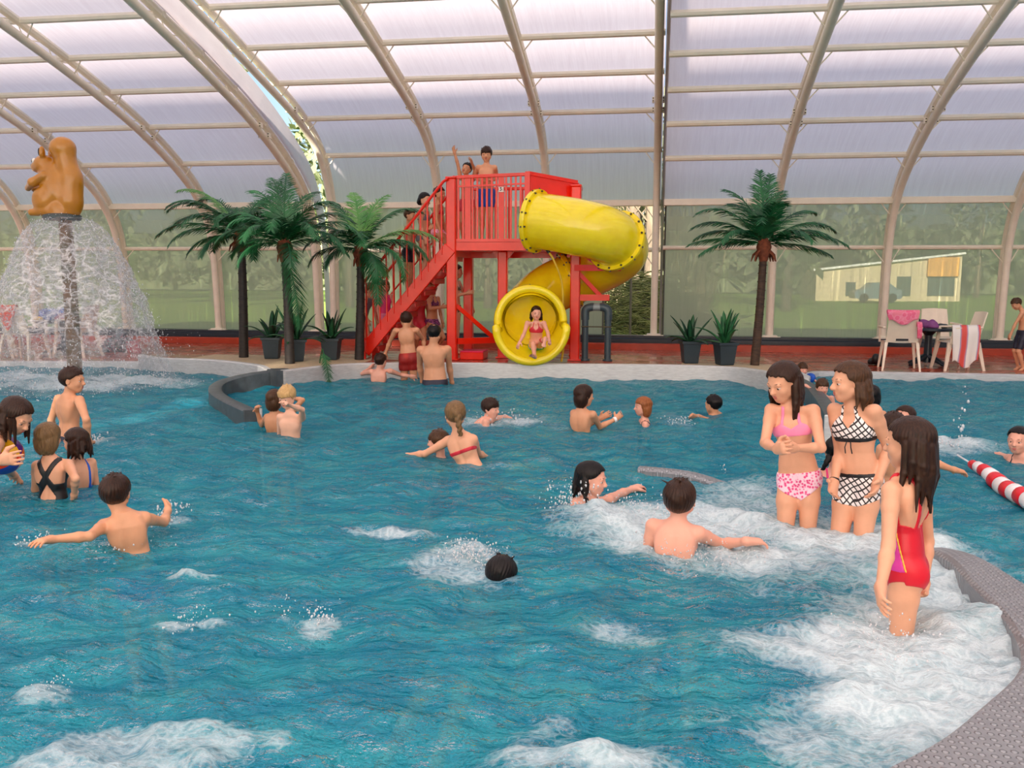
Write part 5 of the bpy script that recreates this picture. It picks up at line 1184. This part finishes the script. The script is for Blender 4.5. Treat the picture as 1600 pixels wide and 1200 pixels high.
        if hs == 'short': cut = ([-.55, -.3, -.14, -.06, .05, .11, .2, .34, .5], [-.24, -.28, -.24, .08, .04, .10, .22, .26, .27])
        elif hs == 'fringe': cut = ([-.55, -.3, -.14, -.06, .05, .13, .2, .34, .5], [-.30, -.34, -.30, -.10, -.14, .02, .12, .13, .13])
        elif hs == 'bob': cut = ([-.6, -.1, .02, .14, .2, .3, .5], [-.62, -.60, -.52, -.2, .14, .18, .20]); D = np.minimum(D, ed((0, -.15, -.14), (.43, .36, .54)))
        elif hs == 'back': cut = ([-.55, -.3, -.16, -.08, .05, .12, .2, .34, .5], [-.36, -.40, -.30, .06, .10, .18, .30, .36, .38])
        elif hs == 'bald': cut = ([-.55, -.3, -.14, -.06, .05, .11, .2, .34], [-.24, -.26, -.22, .08, .05, .3, .4, .5])
        else: cut = ([-.6, -.12, -.08, .0, .08, .16, .24, .36, .5], [-.5, -.45, -.35, .02, .06, .14, .27, .33, .35]); D = np.minimum(D, ed((0, -.22, -.05), (.37, .32, .45)))
        D = D+.007*np.sin(np.arctan2(lx, ly+.07)*36+3*np.sin(lz*5+lx*3))+.004*np.sin(lz*19+lx*13+5*ly)
        R_ = interp(ly+.03*np.sin(lx*19), *cut)-lz+.02*np.sin(lx*37+ly*29)
        if hs == 'bald': R_ = np.maximum(R_, .15-np.sqrt(lx**2+(ly+.22)**2+(lz-.42)**2*.4))
        K.D[...] = np.maximum(D, R_)*hh
        rr = random.Random(int(H[0]*7+H[1]))
        if hs == 'long':
            for i in range(22):
                a_ = math.radians(rr.uniform(-105, 105)); x0 = .36*math.sin(a_); y0 = -.12-.34*math.cos(a_); s0 = hp((x0, y0, rr.uniform(-.15, .1)))
                ll = Lh*rr.uniform(.62, 1.0); out = (hr*x0+hf*y0); out = (out-UP*out.z)*.30*hh
                p1 = s0+out*.5-UP*ll*.5; p2 = s0+out*.6-UP*ll+V((rr.gauss(0, .012), rr.gauss(0, .012), 0)); th_ = .10*hh*rr.uniform(.7, 1.1)
                K.cone(s0, p1, th_, th_*.9, .03*hh); K.cone(p1, p2, th_*.9, max(th_*.25, K.vox*.6), .03*hh)
        if hs == 'short' or hs == 'fringe':
            for i in range(14):
                a_ = rr.uniform(0, 6.28); rad = rr.uniform(.05, .38); p = (rad*math.cos(a_)*.85, rad*math.sin(a_)-.07, .12+.43*math.sqrt(max(0, 1-(rad/.46)**2))); q_ = (p[0]*1.15+rr.gauss(0, .05), p[1]*1.1+rr.gauss(0, .06), p[2]+rr.uniform(.02, .07))
                K.cone(hp(p), hp(q_), .03*hh, max(.012*hh, K.vox*.5), .03*hh)
        if hs == 'fringe':
            for i in range(9): x0 = -.28+.07*i; K.cone(hp((x0, .33-abs(x0)*.35, .30)), hp((x0+rr.gauss(0, .03), .42-abs(x0)*.5, rr.uniform(.06, .13))), .05*hh, .02*hh, .03*hh)
        if extra: extra(K, hp, hh, hf, hr, hu)
        vv, qq = K.skin(); fast_mesh('hair', vv, qq, HR[hc], parent=body)
    # face
    if face and abs((hd[0]+180) % 360-180) < 125:
        def hb(name, m, balls, n=10, par=None):
            mb = MB()
            for cc, r_ in balls:
                k = MB(); k.ball((0, 0, 0), r_, n, 7); mb.add([hp(V(cc)+V(p)) for p in k.v], k.f)
            o = mb.build(name, m, body, 'all')
            if par: o.parent = par; o.location = (0, 0, 0)
            return o
        for s in (-1, 1):
            ey = hb('eye', M_EYEW, [((s*.145, .315, -.003), (.066, .06, .036))])
            hb('iris', M_IRIS, [((s*.145+.012*s*0, .362, -.008-.02*lookd), (.031, .018, .031))], par=ey)
            mb = MB(); mb.tube([hp((s*.075, .383, .100)), hp((s*.15, .368, .118)), hp((s*.23, .30, .098))], [.010*hh, .013*hh, .006*hh], 6); mb.build('eyebrow', M_BROW if hc != 'blond' else HR['dkblond'], body, 'all')
            hb('eyelid', SK[sk], [((s*.145, .318, .018), (.074, .062, .030))], par=ey)
        if mouth: hb('mouth', M_MOUTH, [((0, .345, -.275), (.075, .05, .05))])
        hb('lips', M_LIP, [((0, .385, -.248), (.088, .028, .022)), ((0, .378, -.297 if not mouth else -.325), (.075, .028, .026))])
    return body, dict(Hc=Hc, hp=hp, hh=hh, N=Np, P=Pp, J=joints, L=legs, a=a, r=r1s, f=f1, h=h)
def band(name, info, arm, m, w=.014, t=.92, r=.019):
    body, J = info; S, e, wv, _ = J['J'][arm]; p = e.lerp(wv, t); d = (wv-e).normalized(); mb = MB(); mb.tube([p-d*w/2, p+d*w/2], r*J['h'], 14); return mb.build(name, m, body, True)
def braid(n, r0, L, side=0, wave=.02, off=(0, -.5, .0)):
    def f(K, hp, hh, hf, hr, hu):
        p = hp(off); back = -(hf-UP*hf.z)
        for i in range(n):
            t = i/(n-1); q = p+back*.02*math.sin(t*3)+hr*(side*t+wave*(1 if i % 2 else -1)*.3)-UP*L*t; K.ell(q, (r0*(1-.6*t),)*2+(r0*(1.1-.5*t),), k=.006)
    return f
# nearest swimmers, right
person('person in pink bikini standing in the foam with hands clasped before the waist', 5.44, (1223, 597), 1.46, (-50, 22), -12, 'fair', 'dark', 'long', N=(1235, 637), P=(1248, 741), SR=(1209, 641, .03), SL=(1267, 642, -.03),
    RA=[(1195, 692, -1), (1214, 702, -1), (1228, 699, -1)], LA=[(1283, 700, -1), (1240, 700, -1), (1224, 700, -1)], clothes=[('bikini_top', M_PINKP, {'tri': .03}), ('bikini_bottom', M_PINKB, {'top': .03})], floor=-.48, girl=True, hl=.17, g=.93, lookd=.6, curl=.8,
    extra=lambda K, hp, hh, hf, hr, hu: [K.cone(hp((.30, -.15, -.1)), hp((.42+.03*i, -.02+.05*i, -1.0-.1*i)), .07*hh, .035*hh, .02*hh) for i in range(4)])
_, J21 = person('person in black and white lattice bikini standing with arms down, hair slicked back', 5.35, (1327, 597), 1.48, (-78, 4), -32, 'fair', 'brown', 'long', N=(1332, 637), P=(1341, 746), SR=(1311, 641, .06), SL=(1359, 643, -.06),
    RA=[(1312, 706, 1), (1303, 754, -1), (1300, 776, -1)], LA=[(1388, 700, 1), (1372, 752, -1), (1362, 777, -1)], clothes=[('bikini_top', M_LATT, {'tri': .062, 'zb': .66}), ('waistband', M_BLACK, {'z': .172, 'hw': .0085, 'name': 'bikini_band'}), ('bikini_bottom', M_LATT, {'top': .028, 'zc': -.088, 'sf': .30, 'sb': .28}), ('waistband', M_BLACK, {'z': .030, 'hw': .009})], floor=-.47, girl=True, hl=.10)
band('wristband', (_, J21), 'R', M_BLACK, .01)
o = J21; mb = MB()
for s in (-1, 1): mb.tube([o['P']+o['a']*.168*1.48+o['f']*.066*1.48+o['r']*s*.012, o['P']+o['a']*.150*1.48+o['f']*.078*1.48+o['r']*s*.018, o['P']+o['a']*.125*1.48+o['f']*.074*1.48+o['r']*s*.02], .0035, 5)
mb.build('bow_tie', M_BLACK, _)
person('person in red one-piece swimsuit at the whirlpool edge, long dark wet hair, seen from behind', 3.93, (1419, 692), 1.36, (-122, 6), -104, 'fair', 'dark', 'long', N=(1416, 739), P=(1414, 884), SL=(1392, 768, -.10), SR=(1441, 772, .12),
    LA=[(1388, 853, -1), (1376, 918, -1), (1378, 950, -1)], RA=[(1449, 846, 1), (1443, 912, -1), (1436, 935, -1)], clothes=[('swimsuit', M_REDS, {'nb': .44, 'sbx': .04}), ('side_stripe', cl('magenta_panel', (220, 60, 160)), {'y': .032, 'w': .020, 's': -1, 'th': .006}), ('side_stripe', cl('yellow_piping', (236, 196, 70)), {'y': .010, 'w': .003, 's': -1, 'th': .007})], floor=-.52, girl=True, hl=.20, g=1.0)
person('dark haired boy seen from behind in the whirlpool, shoulders in the foam', 4.74, (1062, 780), 1.40, (172, -6), 165, 'pink', 'dark', 'short', N=(1058, 815), SL=(1020, 822, .03), SR=(1092, 834, -.03), P=(1054, 905, -.05), RA=[(1128, 850, 1), (1166, 846, -1), (1196, 846, 1)], clothes=[('swim_trunks', M_NAVY)], swim=True, ldir=(-.05, -.6, -.7), rn=(0, 0, -1))
person('person with slick black hair and face in profile swimming behind the splash', 5.69, (925, 748), 1.38, (80, 8), 60, 'pink', 'black', 'long', N=(922, 779), SR=(904, 786, .0), SL=(948, 782, .10), LA=[(968, 772, 1), (988, 764, 1), (1003, 758, 1)], clothes=[('bikini_top', M_BLACK)], girl=True, hl=.10, ln=(0, 0, -1), curl=.5)
person('swimmer going under in mid pool, only dark wet hair showing', 4.25, (783, 903), 1.3, (175, 40), 180, 'warm', 'black', 'short', N=(772, 920), Pd=(-.15, -.55, -.35), clothes=[('swim_trunks', M_CYAN)], swim=True, face=False)
# left group
person('boy seen from behind with spread arms, one fist raised from the water', 4.31, (181, 769), 1.26, (192, -4, 4), 178, 'warm', 'dark', 'short', N=(193, 801), P=(208, 866, .02), SL=(162, 822, -.02), SR=(226, 810, .06), LA=[(140, 838, -1), (80, 843, -1), (56, 847, -1)], RA=[(256, 816, 1), (262, 799, 1), (264, 788, 1)], clothes=[('swim_trunks', M_BLUE)], ln=(0, 0, -1), rn=(-1, 0, 0), swim=True, ldir=(.2, -.15, -.8), curl=.3)
person('person in black racerback swimsuit with chin length wet hair', 5.26, (76, 683), 1.22, (182, 4), 176, 'fair', 'dkblond', 'bob', N=(80, 716), P=(84, 790), SL=(58, 728, 0), SR=(107, 726, .02), LA=[(55, 764, 1), (60, 786, 1)], RA=[(118, 748, -1), (116, 772, 1)], clothes=[('swimsuit', M_BLACK, {'racer': True})], girl=True)
person('person with long wet hair and blue straps whispering to the one in black', 5.62, (118, 690), 1.2, (-95, 6), -120, 'fair', 'dark', 'long', N=(120, 722), clothes=[('swimsuit', M_BLUE)], girl=True, hl=.10)
person('boy with short dark hair standing waist deep before the fountain, turned away to the right', 7.06, (114, 594), 1.42, (100, 4), 150, 'warm', 'dark', 'short', N=(108, 618), P=(108, 690), SL=(92, 624, .07), SR=(124, 626, -.07), LA=[(80, 656, 1), (84, 684, 1)], RA=[(135, 656, -1), (138, 688, 1)], clothes=[('swim_trunks', M_NAVY)], g=1.06)
person('woman with dark wet hair bending over the beach ball at the left edge', 5.05, (26, 650), 1.62, (84, 34), 80, 'fair', 'dark', 'long', N=(0, 680), P=(-42, 778), SL=(-12, 690, .12), SR=(-6, 694, -.10), RA=[(-22, 726, -1), (4, 719, -1), (26, 716, -1)], LA=[(8, 730, 1), (20, 742, 1)], clothes=[('swimsuit', M_NAVY), ('swim_trunks', M_BLUE, {'top': .05, 'leg': .3, 'th': .012})], girl=True, hl=.07, hk=.135, curl=.25, rn=(.1, .9, 0), extra=lambda K, hp, hh, hf, hr, hu: [K.cone(hp((sx*(.37-.04*i), -.28+.13*i, .12)), hp((sx*(.40-.05*i), -.30+.13*i, .1))-UP*hh*(.75+.12*(i % 2)), .085*hh, .025*hh, .03*hh) for sx in (-1, 1) for i in range(4)])
bc = at_y(4, 711, 5.08); BR = .126; B = empty('beach_ball', bc, 'beach ball of purple, yellow and red panels held by the bending woman', 'ball')
for m, f0 in ((cl('ball_yellow', (250, 186, 24), .25), 8), (cl('ball_red', (232, 62, 24), .25), 68), (cl('ball_blue', (36, 70, 170), .25), 128), (cl('ball_white', (240, 240, 236), .25), 188), (cl('ball_orange', (240, 110, 20), .25), 248), (cl('ball_purple', (92, 40, 130), .25), 308)):
    mb = MB(); mb.grid(lambda u, w: bc+V((BR*math.cos(PI*w), -BR*math.sin(PI*w)*math.sin(math.radians(f0+60*u)), BR*math.sin(PI*w)*math.cos(math.radians(f0+60*u)))), 10, 20); mb.build('ball_panel', m, B, 'all')
mb = MB(); mb.ball(bc+V((BR, -.01, -.01)), .012, 8, 6); mb.build('valve', cl('ball_red', (226, 56, 24), .25), B, True)
# middle
person('person with braided ponytail and red bikini, one arm stretched over the water', 6.83, (711, 648), 1.36, (-158, 6), 168, 'fair', 'dkblond', 'back', N=(716, 676), P=(732, 724, -.04), SL=(702, 689, .02), SR=(737, 687, -.03), LA=[(664, 709, 1), (637, 712, 1), (618, 712, 1)], RA=[(747, 708, 1), (763, 716, 1)], LL=[(788, 735, 1), (846, 726, 1)], clothes=[('bikini_top', M_REDB, {'tri': .03, 'zb': .62}), ('bikini_bottom', M_REDB)], girl=True, ln=(0, 0, -1), swim=True, ldir=(.8, .1, -.25), extra=braid(12, .026, .24, .03, .02, (0, -.52, .05)))
person('brown haired head low in the water in front of the one with the braid', 7.02, (684, 690), 1.2, (-95, 5), -90, 'pink', 'brown', 'fringe', clothes=[('swim_trunks', M_NAVY)])
person('boy with wet dark fringe swimming to the right in the middle of the pool', 8.8, (767, 638), 1.3, (72, 6), 80, 'pink', 'dark', 'fringe', N=(768, 655), Pd=(-.6, .1, -.45), LA=[(790, 652, 1), (812, 664, 1), (822, 667, 1)], swim=True, clothes=[('swim_trunks', M_NAVY)], ln=(0, 0, -1))
_, J14 = person('boy with dark bowl cut and white watch reaching out a hand in the water', 8.43, (913, 618), 1.3, (118, 6), 150, 'warm', 'dark', 'bob', N=(909, 640), SL=(897, 646, .05), SR=(926, 648, -.05), RA=[(937, 667, 1), (962, 655, 1), (972, 646, 1)], LA=[(912, 668, 1), (938, 654, 1)], clothes=[('swim_trunks', M_BLACK)], rn=(0, 1, 0), curl=.2)
band('watch', (_, J14), 'R', cl('white_watch', (240, 240, 240)), .025, .95, .021)
person('reddish blond child up to the shoulders facing the boy with the watch', 8.99, (1004, 635), 1.2, (-72, 2), -80, 'pink', 'red', 'bob', clothes=[('swimsuit', M_NAVY)])
person('dark haired head alone in the water at the right of the middle pool, turned away', 9.76, (1114, 632), 1.3, (-128, 5), -120, 'warm', 'black', 'short', N=(1112, 648), Pd=(.5, .2, -.6), LA=[(1094, 652, -1), (1084, 650, -1)], clothes=[('swim_trunks', M_NAVY)], swim=True)
person('blond boy standing to the chest at the divider end, rubbing his face with a forearm', 7.63, (448, 620), 1.2, (-8, 18), 12, 'pale', 'blond', 'fringe', N=(453, 647), SR=(440, 652, 0), SL=(470, 653, .02), LA=[(472, 640, -1), (450, 632, -1), (444, 628, -1)], RA=[(437, 680, 1), (440, 700, 1)], clothes=[('swim_trunks', M_NAVY)], hk=.16)
person('brown haired child gripping the divider end with one elbow raised, behind the blond boy', 7.98, (430, 624), 1.2, (160, 5), 175, 'tan', 'brown', 'bob', N=(430, 645), SL=(420, 652, 0), SR=(448, 650, .04), LA=[(409, 664, 1), (401, 641, -1), (402, 633, -1)], RA=[(479, 618, 1), (457, 622, 1)], clothes=[('swim_trunks', M_NAVY)], curl=.6)
person('boy with elbows out in the water by the pool wall, seen from behind', 11.97, (595, 564), 1.35, (165, 4), 180, 'pink', 'dark', 'short', N=(592, 578), SL=(580, 581, 0), SR=(610, 580, .02), LA=[(566, 584, 1), (578, 575, 1)], RA=[(627, 586, 1), (643, 588, -1)], clothes=[('swim_trunks', M_NAVY)])
person('boy in red shorts with a yellow flower climbing out over the pool wall', 12.35, (635, 500), 1.42, (186, 18), 180, 'warm', 'dark', 'short', N=(634, 513), P=(639, 562), SL=(618, 517, 0), SR=(651, 516, .02), LA=[(609, 534, 1), (602, 553, 1)], RA=[(661, 530, 1), (664, 552, 1)], clothes=[('swim_trunks', M_FLOW, {'leg': .5, 'th': .016})], floor=-.7)
person('balding man standing waist deep by the pool wall, seen from behind', 11.74, (679, 521), 1.74, (172, 8), 176, 'warm', 'black', 'bald', N=(677, 541), P=(680, 598), SL=(657, 547, 0), SR=(699, 546, .02), LA=[(656, 572, 1), (660, 596, 1)], RA=[(702, 572, 1), (706, 597, 1)], clothes=[('swim_trunks', M_NAVY, {'top': .035})], hk=.132, g=1.12, brk=1.12, floor=-.9)
# behind the standing ones on the right
person('toddler with wet fringe leaning on the right hand divider', 10.3, (1285, 605), .98, (8, 4), -20, 'pink', 'brown', 'fringe', N=(1288, 619), RA=[(1272, 612, 1), (1262, 604, 1)], hk=.18, clothes=[('swim_trunks', M_BLUE)], floor=-.6)
_, J24 = person('small child with inflatable armbands at the far pool edge beyond the divider', 12.7, (1254, 577), .95, (20, 5), 10, 'pink', 'brown', 'fringe', RA=[(1250, 592, -1), (1256, 600, -1)], LA=[(1268, 590, 1), (1276, 597, -1)], hk=.18, clothes=[('swim_shirt_pink', M_PINKP) if False else ('shirt', M_PINKP)], floor=-.6)
for a_, m in (('R', M_PINKP), ('L', M_BLUE)):
    S, e, w_, _t = J24['J'][a_]; mb = MB(); d = (e-S); mb.tube([S+d*.35, S+d*.5, S+d*.85, S+d*1.0], [.045, .068, .068, .045], 14); mb.build('armband', m, _, True)
person('black haired head directly behind the shoulder of the lattice bikini', 9.6, (1362, 618), 1.35, (175, 5), 180, 'warm', 'black', 'bob', clothes=[('swimsuit', M_NAVY)])
person('x', 8.3, (1416, 652), 1.35, (-60, 0), -60, 'pink', 'dark', 'back', SL=(1450, 712, -.3), LA=[(1478, 728, 1), (1508, 737, 1)], clothes=[('swim_trunks', M_NAVY)], ln=(0, 0, -1)) if False else person('swimmer with dark hair combed back, peering over the one in the red swimsuit', 8.3, (1413, 653), 1.35, (-50, 0), -60, 'pink', 'dark', 'back', clothes=[('swim_trunks', M_NAVY)])
person('swimmer with bare back hidden between two bathers, an arm stretched to the right', 6.5, (1397, 668), 1.36, (150, 5), 165, 'warm', 'dark', 'short', N=(1400, 694), P=(1402, 770), SL=(1378, 702, .04), SR=(1434, 702, -.04), RA=[(1456, 722, 1), (1490, 734, 1), (1508, 738, 1)], clothes=[('swim_trunks', M_NAVY)], rn=(0, 0, -1))
person('child with black pigtail low in the water between the two standing bathers', 6.85, (1304, 704), 1.2, (170, 12), 180, 'pink', 'black', 'short', clothes=[('swimsuit', M_HOT)], extra=braid(8, .024, .11, -.05, .01, (-.2, -.45, -.3)))
person('person with dark hair tied back swimming at the right edge, face turned to us', 7.6, (1591, 688), 1.35, (-38, 3), -45, 'pink', 'black', 'back', N=(1597, 712), SR=(1586, 718, .05), RA=[(1566, 713, 1), (1550, 709, 1)], clothes=[('swimsuit', M_NAVY)], girl=True, rn=(0, 0, -1))
person('boy in dark shorts walking on the deck at the right edge, head bowed', 14.5, (1588, 475), 1.10, (-80, 38), -75, 'warm', 'brown', 'short', N=(1599, 487), SL=(1597, 489, -.08), SR=(1601, 490, .08), LA=[(1586, 507, -1), (1579, 523, -1)], clothes=[('swim_trunks', M_NAVY, {'leg': .9})], floor=.07)
# on and around the tower
PF = 1.945
person('boy in blue trunks standing at the platform rail and looking down at us', 13.42, (760, 241), 1.40, (4, 12), 0, 'warm', 'dark', 'fringe', N=(760, 258), SR=(747, 262, 0), SL=(773, 262, 0), RA=[(742, 278, 1), (755, 283, -1)], LA=[(777, 278, 1), (765, 283, -1)], clothes=[('swim_trunks', M_BLUE, {'leg': .6})], floor=PF)
person('child on the platform throwing both arms up and shouting', 13.75, (729, 264), 1.24, (-12, -14, -12), -8, 'tan', 'black', 'short', N=(729, 279), SR=(720, 278, 0), SL=(739, 280, 0), RA=[(715, 255, -1), (709, 235, -1), (707, 226, -1)], LA=[(742, 266, -1), (737, 254, -1), (735, 246, -1)], clothes=[('swim_trunks', M_REDB)], floor=PF, mouth=True)
person('dark haired person in grey bikini high on the red stairs', 13.5, (664, 312), 1.36, (60, 10), 80, 'fair', 'black', 'long', clothes=[('bikini_top', M_GREYB), ('bikini_bottom', M_GREYB)], floor=1.33, girl=True, hl=.06)
person('person in pale bikini at the top of the stairs beside the tower post', 13.52, (687, 303), 1.34, (70, 5), 85, 'tan', 'dark', 'short', clothes=[('bikini_top', M_REDB), ('bikini_bottom', M_PINKB)], floor=1.62, girl=True)
person('fair haired boy in dark trunks halfway up the red stairs, seen in profile', 13.5, (641, 337), 1.30, (75, 8), 85, 'warm', 'brown', 'short', clothes=[('swim_trunks', M_NAVY)], floor=1.02, LA=None, RA=[(668, 372, 1), (680, 352, 1)])
person('child in hot pink shirt low on the red stairs, facing the pool', 13.5, (602, 447), 1.12, (15, 15), 30, 'pink', 'dkblond', 'bob', clothes=[('shirt', M_HOT), ('swim_trunks', M_PINKP)], floor=.42)
person('child bending at the foot of the red stairs behind the palm trunk', 13.5, (578, 451), 1.12, (60, 30), 70, 'fair', 'dkblond', 'bob', Pd=(-.35, 0, -.9), clothes=[('shirt', M_GREYB), ('waistband', cl('lime_band', (150, 200, 60)), {'z': .0, 'hw': .02})], floor=.24)
person('person in purple print bikini standing under the stairs beside the tower post', 14.35, (676, 447), 1.30, (70, 5), 60, 'tan', 'dark', 'short', P=(675, 500), N=(677, 464), clothes=[('bikini_top', M_PURB), ('bikini_bottom', M_PURB)], floor=.19, RA=[(672, 483, -1), (690, 480, -1)], girl=True)
person('person in dark print bikini walking to the right behind the tower post', 14.4, (714, 424), 1.42, (85, 8), 75, 'fair', 'dark', 'long', N=(711, 439), P=(711, 482), clothes=[('bikini_top', M_FLO), ('bikini_bottom', M_FLO)], floor=.19, RA=[(711, 462, -1), (730, 458, -1)], LA=[(727, 462, 1), (736, 478, 1)], girl=True, hl=.12)
person('child in red swimwear standing behind the open treads', 14.3, (655, 452), 1.28, (20, 10), 20, 'tan', 'black', 'short', clothes=[('swimsuit', M_REDB)], floor=.19, girl=True)
b41, J41 = person('person in red and turquoise bikini sitting in the slide mouth, feet over the lip', 12.86, (838, 489), 1.26, (14, 8), 6, 'pink', 'dark', 'long', N=(838, 504), P=(838, 533, .10), SR=(824, 505, 0), SL=(850, 505, 0), RA=[(819, 521, -1), (812, 535, -1)], LA=[(856, 520, -1), (858, 531, -1)], RL=[(833, 538, -1), (835, 556, -1)], LL=[(845, 535, -1), (851, 531, -1)], clothes=[('bikini_top', M_REDB, {'tri': .05}), ('bikini_bottom', M_CYAN)], girl=True, hl=.10)
